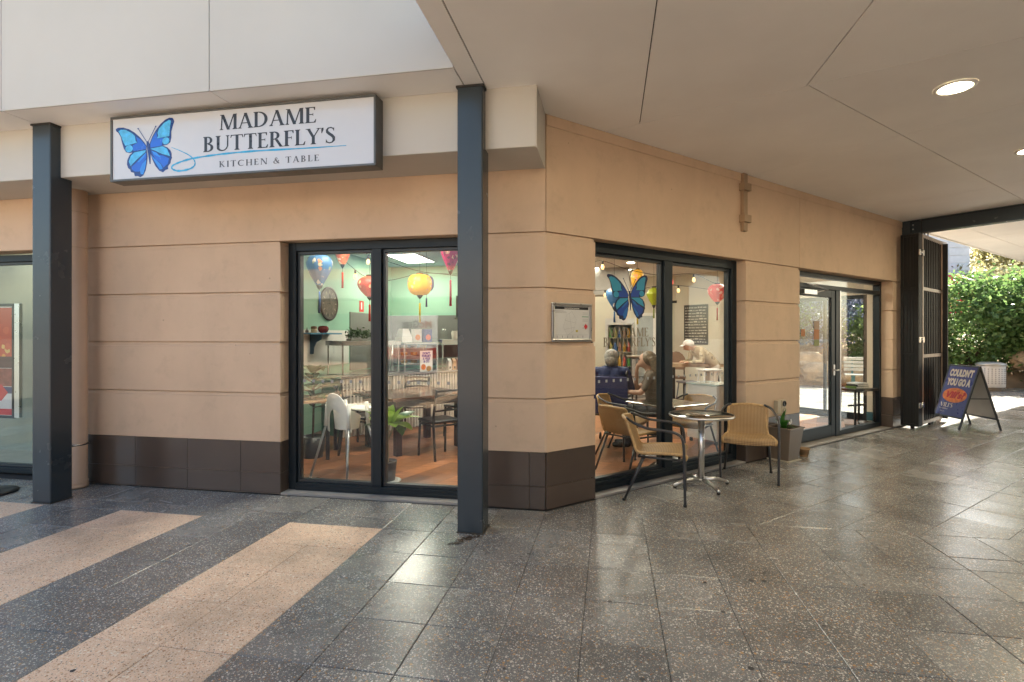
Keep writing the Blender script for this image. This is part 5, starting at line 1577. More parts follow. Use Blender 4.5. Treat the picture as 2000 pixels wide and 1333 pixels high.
festoon('lower festoon light string in the far window', [(1150, 570, 8.6), (1182, 567, 8.8), (1230, 570, 8.8), (1277, 560, 8.0), (1325, 558, 8.6), (1400, 567, 8.3), (1450, 566, 8.6)], [(1182, 567, 8.8), (1325, 558, 8.6)])

# ---- left wall: clock, shelf, notice
ck_ = thing('wall_clock', 'large round dark clock on the mint wall', 'clock', (XL+.002, 7.88, 2.03), R(-90))
rot = Matrix.Rotation(R(-90), 4, 'X')
mx_ = Matrix.Rotation(R(180), 4, 'Z') @ Matrix.Rotation(R(90), 4, 'X')
B(mx_).lathe([(.26, 0), (.275, .012), (.275, .03), (.25, .036), (.235, .030)], seg=40, caps=False).out('rim', mat('clock_rim', (.06, .05, .045), .5), ck_)
B(mx_).lathe([(.0, .024), (.24, .024)], seg=40, caps=False).out('dial', mat('clock_dial', (.10, .085, .07), .5, var=.5, vscale=14), ck_)
for k in range(12):
    a = R(30*k)
    B(mx_ @ Matrix.Rotation(a, 4, 'Z')).box(-.008, .008, .165, .215, .0262, .0285).out('hour_mark', mat('clock_mark', (.30, .26, .21), .5), ck_)
B(mx_).box(-.005, .005, -.02, .15, .032, .034).out('hand', M_BLACK, ck_)
B(mx_).box(-.09, .02, -.004, .004, .035, .037).out('hand', M_BLACK, ck_)
sh = thing('wall_shelf', 'blue wall shelf on a curved bracket', 'shelf', (XL+.015, 7.46, 1.53))
B().box(0, .22, -.46, .44, 0, .022).out('board', mat('shelf_blue', (.06, .20, .32), .5), sh)
M_BRK = mat('bracket_blue', (.03, .07, .11), .5)
for y in (-.12,):
    pr_ = [(0, -.30), (.05, -.30), (.06, -.20), (.10, -.12), (.18, -.08), (.20, -.001), (0, -.001)]
    vs = [(p[0], y-.012, p[1]) for p in pr_] + [(p[0], y+.012, p[1]) for p in pr_]; n = len(pr_)
    B().add(vs, [tuple(range(n)), tuple(range(2*n-1, n-1, -1))] + [(i, n+i, n+(i+1) % n, (i+1) % n) for i in range(n)]).out('bracket', M_BRK, sh)
vz = thing('red_pot', 'round glossy dark red pot on the blue shelf', 'pot', (XL+.12, 7.53, 1.553)); B().lathe([(.04, 0), (.07, .02), (.082, .06), (.075, .095), (.05, .11), (.045, .105), (.0, .08)], seg=20, caps=False).out('body', mat('red_glaze', (.20, .018, .016), .2), vz)
vz = thing('stoneware_pot', 'small brown and cream pot on the blue shelf', 'pot', (XL+.12, 7.27, 1.553)); B().lathe([(.04, 0), (.046, .03), (.046, .06), (.0, .06)], seg=18, caps=False).out('body', mat('cream_glaze', (.45, .34, .22), .4), vz); B().lathe([(.046, .0605), (.048, .09), (.02, .10), (.0, .10)], seg=18, caps=False).out('lid', mat('brown_glaze', (.20, .09, .05), .4), vz)
vz = thing('small_bottle', 'tiny black bottle at the window end of the blue shelf', 'bottle', (XL+.12, 7.08, 1.553)); B().lathe([(.022, 0), (.024, .03), (.008, .05), (.007, .075), (.0, .075)], seg=12, caps=False).out('body', M_BLACK, vz)
fs_ = thing('fire_sign', 'small red extinguisher location sign on the mint wall', 'sign', (XL+.002, 9.05, 2.05)); B().box(0, .003, -.085, .085, -.10, .10).out('plate', mat('fire_red', (.50, .02, .02), .5), fs_); B().box(.0032, .004, -.025, .02, -.055, .075).out('pictogram', M_TRIM, fs_)

# ---- serving counter and what stands on it
CA = math.atan2(1.9, 1.2)
CM = Matrix.Translation((-3.85, 7.1, 0)) @ Matrix.Rotation(CA, 4, 'Z')
ct = thing('serving_counter', 'long serving counter clad in ribbed white metal sheet', 'counter', (-3.85, 7.1, 0), CA)
CL = 3.75
B().box(.01, CL, .02, .60, .008, .88).out('carcass', mat('counter_green', (.03, .10, .07), .5), ct)
b = B(); b.smooth = False
nr = 64
for k in range(nr):
    x = .01 + k*(CL-.01)/nr; w = (CL-.01)/nr
    b.add([(x, .018, .02), (x+w*.12, -.022, .02), (x+w*.55, -.022, .02), (x+w*.67, .018, .02), (x+w, .018, .02), (x, .018, .875), (x+w*.12, -.022, .875), (x+w*.55, -.022, .875), (x+w*.67, .018, .875), (x+w, .018, .875)], [(0, 1, 6, 5), (1, 2, 7, 6), (2, 3, 8, 7), (3, 4, 9, 8)])
b.out('ribbed_cladding', mat('ribbed_white', (.62, .58, .52), .45), ct)
B().box(-.02, CL, -.045, .62, .881, .915).out('counter_top', M_STAIN, ct, bevel=.004)
def cwp(x, y, z=.916): return CM @ Vector((x, y, z))
def glass_case(label, x0, x1, y0, y1, z0, z1, shelves, slab):
    t = thing('display_case', label, 'display case', cwp(x0, y0, z0), CA, 'glass display cases on the counter')
    w, d, h = x1-x0, y1-y0, z1-z0
    b = B()
    for x in (0, w-.02):
        for y in (0, d-.02): b.box(x, x+.02, y, y+.02, 0, h-slab)
    b.out('posts', M_STAIN, t)
    B().box(-.02, w+.02, -.02, d+.02, h-slab, h).out('top', M_STAIN, t, bevel=.004)
    B().box(.02, w-.02, .004, .010, .01, h-slab-.01).out('front_glass', M_CLEAR, t)
    B().box(.004, .010, .02, d-.02, .01, h-slab-.01).out('side_glass', M_CLEAR, t)
    B().box(0, w, 0, d, .0, .012).out('floor_tray', M_STAIN, t)
    for z in shelves: B().box(.02, w-.02, .05, d-.03, z, z+.01).out('shelf', M_STAIN, t)
    return t
glass_case('empty glass display case nearest the window end of the counter', .05, 1.05, .05, .50, .916, 1.43, [], .07)
c2 = glass_case('pie warmer case with trays in the middle of the counter', 1.15, 1.85, .05, .45, .916, 1.40, [.13, .26, .38], .03)
M_PIE = mat('pastry', (.50, .27, .08), .6, var=.4, vscale=30)
for k in range(9):
    x, z = 1.25 + (k % 3)*.2, .916 + (.14, .27, .39)[k//3]
    pz = thing('meat_pie', 'golden pie on the %s shelf of the pie warmer, %s from the left' % (('lowest', 'middle', 'upper')[k//3], ('first', 'second', 'third')[k % 3]), 'pie', cwp(x, .20, z+.001), 0, 'pies in the warmer')
    B().lathe([(.045, 0), (.06, .035), (.055, .045), (.0, .05)], seg=14, caps=False).out('crust', M_PIE, pz)
c3 = glass_case('long refrigerated display with a red back at the kitchen end', 1.95, 3.7, .05, .58, .916, 1.45, [.2], .10)
B().box(.02, 1.70, .44, .46, .21, .42).out('red_panel', mat('deli_red', (.28, .05, .045), .5), c3)
for k in range(5):
    bt = thing('milk_carton', 'white carton in the row standing before the refrigerated display', 'carton', cwp(2.05 + k*.105, -.0, .916), CA, 'cartons lined up on the counter')
    cc = [(.62, .62, .60), (.50, .30, .18), (.45, .30, .28), (.52, .52, .54), (.60, .58, .55)][k]
    b = B(); b.box(-.035, .035, -.035, .035, 0, .15); b.add([(-.035, -.035, .1505), (.035, -.035, .1505), (.035, .035, .1505), (-.035, .035, .1505), (-.035, 0, .20), (.035, 0, .20)], [(0, 1, 5, 4), (2, 3, 4, 5), (1, 2, 5), (3, 0, 4)])
    b.out('body', mat('carton%d' % k, cc, .5), bt); B().box(-.02, .02, -.0362, -.0355, .02, .06).out('label', M_BLACK, bt)
    bt['label'] = ['tall white carton first from the left on the counter edge', 'tan carton second in the row on the counter edge', 'dusky pink carton third in the row on the counter edge', 'grey carton fourth in the row on the counter edge', 'off-white carton at the right end of the row'][k]
sg2 = thing('counter_poster', 'small white price poster leaning on the pie warmer', 'poster', cwp(1.42, -.005, .90), CA)
B().box(0, .26, -.006, .0, 0, .36).out('sheet', mat('poster_paper', (.74, .73, .72), .5), sg2)
b = B(); sans(b, "DON'T", .13, .30, .05, y=-.007, align='CENTER', bold=.003); sans(b, 'FORGET', .13, .255, .05, y=-.007, align='CENTER', bold=.003); sans(b, 'A VILIS', .13, .21, .05, y=-.007, align='CENTER', bold=.003); sans(b, '& CO', .13, .165, .05, y=-.007, align='CENTER', bold=.003); b.out('text', mat('poster_violet', (.06, .03, .25), .5), sg2)
b = B(); b.add([(.07+.05*math.cos(a*.52), -.0072, .09+.05*math.sin(a*.52)) for a in range(12)], [tuple(range(12))]); b.out('pie_picture', MATS['poster_orange'], sg2)
b = B(); b.add([(.18+.055*math.cos(a*.52), -.0074, .06+.045*math.sin(a*.52)) for a in range(12)], [tuple(range(12))]); b.out('pie_picture', M_PIE, sg2)
# goods on top of the cases
tp = thing('herb_trough', 'shallow trough of grey-green herbs on the first display case', 'plant', cwp(.45, .25, 1.431), CA)
B().box(-.18, .18, -.07, .07, .001, .035).out('trough', mat('trough_grey', (.25, .25, .22), .6), tp)
leaves_mesh('foliage', clumps((0, 0, .085), (.20, .07, .05), 26, 12, .025), .055, M_BUSH, tp)
jg = thing('white_jug', 'squat white ceramic jug on the first display case', 'jug', cwp(.84, .25, 1.431), CA)
B().lathe([(.06, .001), (.085, .03), (.088, .06), (.06, .10), (.045, .115), (.052, .14), (.046, .138), (.0, .10)], seg=20, caps=False).out('body', M_TRIM, jg)
B().tube(curve([(.05, 0, .12), (.11, 0, .11), (.10, 0, .06), (.085, 0, .05)], 3), .008, 6).out('handle', M_TRIM, jg)
wc = thing('paper_stack', 'white takeaway box stack on the pie warmer', 'box', cwp(1.28, .25, 1.401), CA); B().box(-.10, .10, -.10, .10, .001, .09).out('lower_box', M_TRIM, wc); b = B(); frus(b, .095, .06, .091, .22); b.box(-.06, .06, -.06, .06, .2205, .225); b.out('upper_box', mat('foam', (.66, .65, .63), .6), wc)
for k, (x, c1, c2_, lb_) in enumerate(((1.52, (.62, .58, .54), (.68, .22, .05), 'white paper bag with an orange print on the pie warmer'), (1.74, (.05, .05, .16), (.6, .10, .04), 'navy paper bag with a red print on the pie warmer'))):
    pb = thing('paper_bag', lb_, 'bag', cwp(x, .22, 1.401), CA); B().box(-.08, .08, -.04, .04, .001, .22).out('bag', mat('bag%d' % k, c1, .7), pb)
    b = B(); b.add([(.055*math.cos(a*.52), -.0412, .08+.05*math.sin(a*.52)) for a in range(12)], [tuple(range(12))]); b.out('print', mat('bagp%d' % k, c2_, .6), pb)
rb_ = thing('sauce_bottle', 'tall red sauce bottle on the refrigerated display', 'bottle', cwp(2.95, .3, 1.451)); B().lathe([(.04, .001), (.042, .16), (.02, .22), (.012, .29), (.0, .295)], seg=16, caps=False).out('body', mat('sauce_red', (.40, .012, .03), .3), rb_)
for k, (x, c, lb_) in enumerate(((3.25, (.60, .34, .05), 'yellow fruit on the refrigerated display'), (3.40, (.5, .02, .03), 'red fruit left of another on the refrigerated display'), (3.56, (.52, .03, .03), 'red fruit at the far end of the refrigerated display'))):
    ap = thing('fruit', lb_, 'fruit', cwp(x, .2, 1.451)); B().lathe([(.0, .003), (.03, .004), (.052, .04), (.045, .08), (.012, .088), (.0, .082)], seg=16, caps=False).out('flesh', mat('fruit%d' % k, c, .3), ap); B().tube([(0, 0, .08), (.004, 0, .10)], .003, 5).out('stalk', M_BARK, ap)
for k, (x, lb_) in enumerate(((2.15, 'clear glass jar left of the cream tub on the display'), (2.65, 'clear glass jar right of the cream tub on the display'))):
    gj = thing('glass_jar', lb_, 'jar', cwp(x, .25, 1.451)); B().lathe([(.05, .001), (.055, .02), (.055, .13), (.035, .16), (.0, .16)], seg=16, caps=False).out('jar', M_CLEAR, gj); B().lathe([(.037, .161), (.037, .18), (.0, .182)], seg=14, caps=False).out('lid', M_STAIN, gj)
ub = thing('cream_tub', 'cream crinkled tub on the refrigerated display', 'tub', cwp(2.40, .25, 1.451)); B().lathe([(.05, .001), (.065, .12), (.05, .13), (.055, .15), (.0, .14)], seg=12, caps=False).out('body', mat('tub_cream', (.55, .50, .42), .6), ub)
# kitchen behind the counter
hd = thing('range_hood', 'dark kitchen extraction hood on the back wall', 'hood', (-2.35, 10.0, 1.86)); B().box(-.55, .40, -.25, .38, 0, .42).out('hood_body', mat('hood_dark', (.05, .055, .05), .4, metal=.3), hd); B().box(-.57, .42, -.27, .38, -.04, -.001).out('hood_lip', M_STAIN, hd)
ac = thing('wall_speaker', 'white box unit high on the kitchen wall', 'air conditioner', (-1.55, 10.2, 2.42)); B().box(-.22, .22, -.12, .19, 0, .26).out('case', M_TRIM, ac, bevel=.03, seg=3); B().box(-.20, .20, -.126, -.1205, .03, .06).out('vent', MATS['vent_grey'], ac)
kb = thing('kitchen_bench', 'dark bench along the kitchen wall behind the counter', 'bench', (-4.2, 9.6, 0)); B().box(-.28, .30, -.9, .75, .006, .85).out('cupboard', mat('cupboard_dark', (.05, .055, .06), .4), kb); B().box(-.29, .33, -.92, .77, .851, .88).out('worktop', M_STAIN, kb)
for k, (y, h, lb_) in enumerate(((-.5, .42, 'tall steel canister behind the white jug'), (-.15, .50, 'tallest steel canister on the kitchen bench'))):
    st_ = thing('steel_canister', lb_, 'canister', (-4.1, 9.6+y, .881)); B().lathe([(.07, .001), (.07, h), (.05, h+.02), (.0, h+.02)], seg=18, caps=False).out('can', M_STAIN, st_); B().lathe([(.02, h+.021), (.02, h+.04), (.0, h+.042)], seg=10, caps=False).out('knob', M_BLACK, st_)

# ---- dining table and ladder-back metal chairs
dt = thing('dining_table', 'dark brown glossy wooden dining table behind the near window', 'table', (-2.62, 6.80, 0), R(52))
B().box(-.62, .62, -.55, .55, .70, .745).out('table_top', mat('table_wood', (.085, .035, .020), .18, var=.35, vscale=4, rvar=.05), dt, bevel=.012, seg=2)
B().box(-.52, .52, -.45, .45, .62, .699).out('apron', mat('table_apron', (.05, .022, .014), .4), dt)
for x in (-.46, .46):
    for y in (-.39, .39): B().box(x-.04, x+.04, y-.04, y+.04, .012, .62).out('leg', M_BLACK, dt)
def metal_chair(label, loc, heading, proto=[None]):
    if proto[0] is None:
        t = thing('metal_chair', label, 'chair', loc, R(heading-90), 'black ladder-back chairs at the dining table')
        for s in (-1, 1):
            B().tube([(s*.19, .19, .012), (s*.18, .17, .45)], .016, 8).out('front_leg', M_BLACK, t)
            B().tube(curve([(s*.19, -.23, .012), (s*.185, -.18, .45), (s*.185, -.21, .68), (s*.18, -.25, .86)], 4), .016, 8).out('rear_leg', M_BLACK, t)
        for z, y in ((.60, -.195), (.70, -.213), (.78, -.232), (.84, -.246)):
            B().tube(curve([(-.183, y, z), (0, y-.03, z+.01), (.183, y, z)], 4), .013, 6).out('back_rail', M_BLACK, t)
        B().box(-.20, .20, -.19, .20, .445, .485).out('seat_pad', mat('vinyl_black', (.02, .02, .021), .3), t, bevel=.02, seg=3)
        B().tube([(-.18, .17, .42), (.18, .17, .42)], .013, 6).tube([(-.185, -.18, .42), (.185, -.18, .42)], .013, 6).tube([(-.18, .17, .42), (-.185, -.18, .42)], .013, 6).tube([(.18, .17, .42), (.185, -.18, .42)], .013, 6).out('seat_frame', M_BLACK, t)
        proto[0] = t
        return t
    return dup(proto[0], loc, R(heading-90), label)
metal_chair('black chair nearest the window on the right side of the dining table', (-2.08, 6.28, 0), 138)
metal_chair('black chair at the right of the dining table beside the near post', (-1.72, 6.85, 0), 155)
metal_chair('black chair behind the dining table on the right, back to the counter', (-2.18, 7.65, 0), 245)
metal_chair('black chair behind the dining table on the left, back to the counter', (-2.95, 7.75, 0), 285)
metal_chair('black chair on the left of the dining table behind the high chair', (-3.55, 7.15, 0), 330)
metal_chair('black chair on the near left of the dining table behind the mullion', (-3.22, 6.35, 0), 30)
sd = thing('side_table', 'pale wood cafe table cut off by the left window frame', 'table', (-3.75, 6.0, 0), R(20))
B().box(-.40, .40, -.35, .35, .70, .73).out('table_top', mat('pale_wood', (.42, .26, .14), .4, var=.2, vscale=8), sd, bevel=.006)
for x in (-.33, .33):
    for y in (-.28, .28): B().box(x-.02, x+.02, y-.02, y+.02, .012, .699).out('leg', M_BLACK, sd)

# ---- high chair
hc = thing('high_chair', 'white moulded high chair on four thin grey legs by the window', 'high chair', (-2.76, 5.22, 0), R(70))
M_HCW = mat('highchair_white', (.84, .82, .76), .35)
M_HLEG = mat('highchair_leg', (.45, .46, .46), .35, metal=.6)
for (x, y) in ((-.24, -.27), (.24, -.27), (-.24, .27), (.24, .27)):
    # local +x is forward; legs splay outwards
    B().tube([(x*.55, y*.62, .57), (x*1.05, y*1.02, .012)], .0125, 8).out('leg', M_HLEG, hc)
    B().tube([(x*.50, y*.60, .80), (x*.57, y*.64, .55)], .020, 8).out('leg_socket', M_HCW, hc)
    B().lathe([(.016, .006), (.016, .03)], (x*1.05, y*1.02, 0), 8).out('foot', M_TRIM, hc)
b = B(); b.smooth = True                                  # bucket seat: rounded shell open in front
nu, nv = 20, 8
vs, fs = [], []
for off in (0, .010):
    for j in range(nv+1):
        v_ = j/nv
        for i in range(nu+1):
            a = R(-125 + 250*i/nu)                         # 0 = back
            back = math.cos(a*.5)**2
            hgt = .52 + v_*(.12 + .13*max(0, math.cos(a*.62))**1.6)
            r_ = (.112 + .020*v_ - off)
            x, y = -math.cos(a)*r_*1.05, math.sin(a)*r_*1.15
            vs.append((x, y, hgt))
for k in range(2):
    o_ = k*(nv+1)*(nu+1)
    for j in range(nv):
        for i in range(nu):
            a = o_+j*(nu+1)+i
            q = (a, a+1, a+nu+2, a+nu+1)
            fs.append(q if k == 0 else q[::-1])
b.add(vs, fs); b.out('seat_shell', M_HCW, hc)
B().lathe([(.0, .515), (.10, .515), (.128, .535), (.0, .536)], seg=24, caps=False).out('seat_base', M_HCW, hc)
b = B()                                                   # arched back shell with a cut-out under it
vs, fs, na = [], [], 22
for i in range(na+1):
    th = math.pi*i/na
    c_, s_ = math.cos(th), math.sin(th)
    oy, oz = .178*math.copysign(abs(c_)**.85, c_), .50+.41*max(0, s_)**.75
    iy, iz = .128*c_, .49+.25*max(0, s_)**.8
    for (y, z) in ((oy, oz), (iy, iz)):
        xb = -.155 + 1.6*y*y - .10*(z-.55)
        vs += [(xb-.008, y, z), (xb+.008, y, z)]
for i in range(na):
    a = 4*i
    fs += [(a, a+4, a+6, a+2), (a+1, a+3, a+7, a+5), (a, a+1, a+5, a+4), (a+2, a+6, a+7, a+3)]
b.smooth = False; b.add(vs, fs); b.out('back_shell', M_HCW, hc, bevel=.003)
b = B(); b.prism([(.10, -.21), (.34, -.22), (.38, -.17), (.38, .17), (.34, .22), (.10, .21)], .70, .715); b.prism([(.09, -.225), (.345, -.235), (.395, -.18), (.395, .18), (.345, .235), (.09, .225), (.10, .21), (.34, .22), (.38, .17), (.38, -.17), (.34, -.22), (.10, -.21)], .698, .735)
b.out('tray', M_HCW, hc)

# ---- plants by the window
fp = thing('potted_fig', 'young fig plant with broad bright leaves in a grey pot by the window', 'plant', (-2.25, 5.08, .012))
B().lathe([(.11, .002), (.145, .006), (.15, .014), (.11, .016), (.0, .016)], seg=28, caps=False).out('saucer', mat('saucer_white', (.62, .62, .60), .35), fp)
B().lathe([(.085, .017), (.105, .20), (.108, .215), (.10, .215), (.095, .19), (.0, .19)], seg=26, caps=False).out('pot', mat('pot_grey', (.09, .09, .092), .5), fp)
B().lathe([(.094, .18), (.06, .20), (.0, .202)], seg=16, caps=False).out('soil', M_SOIL, fp)
b = B(); b.tube(curve([(0, 0, .18), (.01, .0, .30), (.0, .01, .44)], 4), [.022, .02, .019, .018, .018, .018, .017, .017, .016], 8)
M_STEMG = mat('fig_stem', (.30, .27, .19), .7, var=.3, vscale=30)
tips = [(-.07, .02, .56), (.09, -.02, .60), (.01, .05, .58)]
for tpn in tips: b.tube(curve([(0, .01, .42), (tpn[0]*.6, tpn[1]*.6, .50), tpn], 3), [.013, .012, .011, .010, .009, .008, .007], 7)
b.out('stem', M_STEMG, fp)
M_FIG = leaf_mat('fig_leaf', (.15, .28, .035), (.30, .44, .07), .45, .35)
M_FIGD = leaf_mat('fig_leaf_dark', (.02, .085, .025), (.045, .14, .05), .25, .3)
for k, (u, v, ds) in enumerate(((712, 800, 0), (704, 832, .05), (722, 812, .2), (768, 788, .1), (790, 790, -.05), (800, 806, .15), (824, 812, 0), (806, 838, -.1), (786, 850, .1), (741, 862, 0), (752, 796, -.1), (735, 845, -.15), (815, 800, .25), (772, 832, -.2), (760, 805, .3))):
    q = at(u, v, 5.4+ds)-Vector((-2.25, 5.08, .012)); tpn = tips[0] if u < 745 else tips[1] if u > 785 else tips[2]
    leaf_obj(fp, tpn, q, rnd.uniform(.15, .20), M_FIG if k not in (1, 8, 12) else M_FIGD, .06, fold=.15)
fq = thing('fiddle_plant', 'dark broad-leaved plant on a thin stem at the left of the near window', 'plant', tuple(on_ground(611, 893, .012)))
B().lathe([(.12, .002), (.15, .26), (.14, .26), (.13, .24), (.0, .24)], seg=22, caps=False).out('pot', M_BLACK, fq)
b = B(); b.tube(curve([(0, 0, .22), (.01, 0, .6), (.0, .01, .92)], 4), .013, 7); b.out('stem', M_BARK, fq)
for k in range(20):
    z = .60 + .50*k/20; a = k*2.4; r_ = rnd.uniform(.20, .34)
    leaf_obj(fq, (0, 0, z), (r_*math.cos(a), r_*math.sin(a), z+rnd.uniform(.0, .17)), rnd.uniform(.15, .21), M_FIGD, .15)

# ================================================================== RIGHT PART OF THE ROOM
bb = thing('quote_board', 'black wall panel printed with lines of pale writing', 'wall art', rw(TE-.122, -4.08, 1.31), R(45))
# hangs on the end wall, facing the street corner
bb.rotation_euler = (0, 0, R(45-90))
B().box(-.32, .32, -.022, -.002, 0, .92).out('panel', mat('board_black', (.03, .028, .026), .6), bb)
b = B()
for k in range(13):
    z = .05 + k*.066; x = -.29
    while x < .26:
        w = rnd.uniform(.03, .11); b.box(x, min(x+w, .29), -.0235, -.0225, z, z+rnd.uniform(.012, .03)); x += w + .02
b.out('writing', mat('chalk_text', (.50, .46, .40), .7), bb)
# drinks fridge, wall doors
fg = thing('drinks_fridge', 'tall glass-door drinks fridge stocked with coloured bottles', 'fridge', (.22, 12.3, 0))
b = B(); b.box(-.32, .32, .25, .30, .01, 1.90).box(-.32, -.28, -.28, .25, .01, 1.90).box(.28, .32, -.28, .25, .01, 1.90).box(-.28, .28, -.28, .25, 1.80, 1.90).box(-.28, .28, -.28, .25, .01, .20); b.out('cabinet', mat('fridge_grey', (.62, .62, .60), .4), fg)
b = B(); b.box(-.30, -.26, -.31, -.281, .2, 1.8).box(.26, .30, -.31, -.281, .2, 1.8).box(-.26, .26, -.31, -.281, .2, .24).box(-.26, .26, -.31, -.281, 1.76, 1.8); b.out('door', M_ALU, fg)
B().box(-.26, .26, -.30, -.294, .24, 1.76).out('door_glass', M_CLEAR, fg)
for z in (.50, .82, 1.14, 1.46): B().box(-.28, .28, -.24, .24, z, z+.012).out('shelf', M_STAIN, fg)
BC = [(.55, .28, .04), (.45, .06, .04), (.12, .30, .08), (.50, .40, .08), (.06, .12, .30), (.40, .18, .12)]
k = 0
for z in (.21, .513, .833, 1.153, 1.473):
    for i in range(5):
        bo = thing('drink_bottle', '%s drink bottle on fridge shelf number %d from the bottom, %s from the left' % (('amber', 'red', 'green', 'yellow', 'blue', 'brown')[k % 6], k//5+1, ORD[k % 5]), 'bottle', (-.0+.22-.2+i*.1, 12.16, z+.001), 0, 'bottles in the drinks fridge')
        B().lathe([(.034, .0), (.035, .14), (.014, .19), (.014, .22), (.0, .22)], seg=10, caps=False).out('body', mat('drink%d' % (k % 6), BC[k % 6], .3), bo); k += 1
wd = thing('white_door', 'white framed glazed door beside the drinks fridge', 'door', (.82, 12.75, 0))
b = B(); b.box(-.24, -.18, -.02, .02, .006, 2.05).box(.18, .24, -.02, .02, .006, 2.05).box(-.18, .18, -.02, .02, 1.98, 2.05).box(-.18, .18, -.02, .02, .006, .2); b.out('frame', M_TRIM, wd)
B().box(-.18, .18, -.005, .005, .2, 1.98).out('panel', mat('door_pale', (.42, .47, .47), .25), wd)
gn = thing('green_screen', 'sage green panel standing between the fridge and white door', 'screen', (.52, 12.9, 0)); B().box(-.16, .16, -.02, .02, .006, 1.85).out('panel', mat('sage_panel', (.22, .32, .25), .5), gn); B().box(-.18, -.161, -.025, .025, .006, 1.88).out('edge', M_BLACK, gn)
# bar table, stools, brown chair back
br = thing('bar_table', 'pale wood high bar table behind the far window mullion', 'table', tuple(at(1352, 657.3, 10.6).xy) + (0,), R(15))
B().box(-.55, .50, -.30, .30, .90, .96).out('table_top', mat('bar_wood', (.40, .29, .19), .4, var=.2, vscale=8), br)
for x in (-.48, .43):
    for y in (-.24, .24): B().box(x-.025, x+.025, y-.025, y+.025, .012, .899).out('leg', M_BLACK, br)
def stool(label, loc, m_, h, rz=0):
    t = thing('bar_stool', label, 'stool', loc, rz, 'high stools')
    B().box(-.17, .17, -.17, .17, h-.035, h).out('seat', m_, t, bevel=.008)
    for x in (-1, 1):
        for y in (-1, 1): B().tube([(x*.13, y*.13, h-.035), (x*.19, y*.19, .012)], .014, 6).out('leg', m_, t)
    B().tube([(-.17, -.17, .30), (.17, -.17, .30), (.17, .17, .30), (-.17, .17, .30)], .010, 6, closed=True).out('footrest', m_, t)
stool('white metal bar stool in front of the person in the cap', tuple(at(1385, 657, 9.4).xy) + (0,), mat('stool_white', (.62, .61, .58), .4), .92, R(12))
stool('dark grey bar stool left of the white one at the bar table', tuple(at(1345, 657, 9.9).xy) + (0,), mat('stool_grey', (.10, .10, .11), .4), .66, R(20))
rc = thing('round_back_chair', 'brown round-backed chair behind the bar table', 'chair', tuple(at(1320, 657, 11.3).xy) + (0,), R(-10))
b = B(Matrix.Translation((0, .0, .92)) @ Matrix.Rotation(R(90), 4, 'X')); b.prism([(.21*math.cos(R(a)), .26*max(-.5, math.sin(R(a)))) for a in range(-30, 211, 20)], -.02, .02); b.out('backrest', mat('brown_ply', (.20, .12, .08), .5), rc)
B().box(-.2, .2, -.2, .2, .60, .64).out('seat', MATS['brown_ply'], rc)
for x in (-.17, .17):
    for y in (-.17, .17): B().box(x-.015, x+.015, y-.015, y+.015, .012, .60).out('leg', M_BLACK, rc)
    B().box(x-.012, x+.012, .0, .02, .64, .90).out('back_support', M_BLACK, rc)
wcab = thing('white_cabinet', 'low white cabinet on castors against the pier inside', 'cabinet', rw(3.76, -.98, 0), R(45))
B().box(-.24, .24, -.24, .24, .07, .82).out('body', mat('cabinet_white', (.62, .61, .58), .4), wcab, bevel=.006); B().box(-.25, .25, -.25, .25, .821, .84).out('top', mat('cabinet_glass', (.38, .46, .44), .15), wcab)
for x in (-.2, .2):
    for y in (-.2, .2): B().lathe([(.02, .012), (.028, .03), (.02, .069)], (x, y, 0), 10).out('castor', M_BLACK, wcab)
cs = thing('cake_stand', 'black wire stand with a shallow dish between the two seated people', 'stand', tuple(at(1243, 657, 8.4).xy) + (0,))
for z in (.55, .85, 1.15): B().tube([(.16*math.cos(a*.524), .16*math.sin(a*.524), z) for a in range(12)], .006, 5, closed=True).out('tier', M_BLACK, cs)
for k in range(4): B().tube([(.16*math.cos(k*1.571), .16*math.sin(k*1.571), .012), (.16*math.cos(k*1.571), .16*math.sin(k*1.571), 1.15)], .007, 5).out('upright', M_BLACK, cs)
B().lathe([(.0, 1.16), (.14, 1.165), (.16, 1.19), (.15, 1.19), (.0, 1.175)], seg=20, caps=False).out('dish', mat('dish_tan', (.35, .28, .2), .5), cs)
# table with books inside the door
tb = thing('black_stool', 'small black wooden table with books inside the entrance', 'stool', tuple(on_ground(1674, 832, .012).xy) + (0,), R(30))
B().box(-.26, .26, -.18, .18, .60, .64).out('top', M_BLACK, tb, bevel=.006)
for x in (-.21, .21):
    for y in (-.13, .13): B().tube([(x, y, .60), (x*1.08, y*1.08, .012)], .02, 6).out('leg', M_BLACK, tb)
B().box(-.20, .20, -.012, .012, .34, .37).out('stretcher', M_BLACK, tb)
for k, (h, c, lb_) in enumerate(((.035, (.12, .20, .05), 'green book at the bottom of the pile by the entrance'), (.03, (.02, .02, .02), 'black book in the middle of the pile by the entrance'), (.025, (.62, .62, .60), 'white book on top of the pile by the entrance'))):
    bo = thing('book', lb_, 'book', (tb.location.x, tb.location.y, .641 + (.0, .036, .067)[k]), R(28+4*k), 'pile of books')
    B().box(-.14+.01*k, .14-.01*k, -.10, .10, 0, h).out('cover', mat('book%d' % k, c, .5), bo); B().box(-.135+.01*k, .135-.01*k, -.102, -.1005, .004, h-.004).out('pages', M_TRIM, bo)

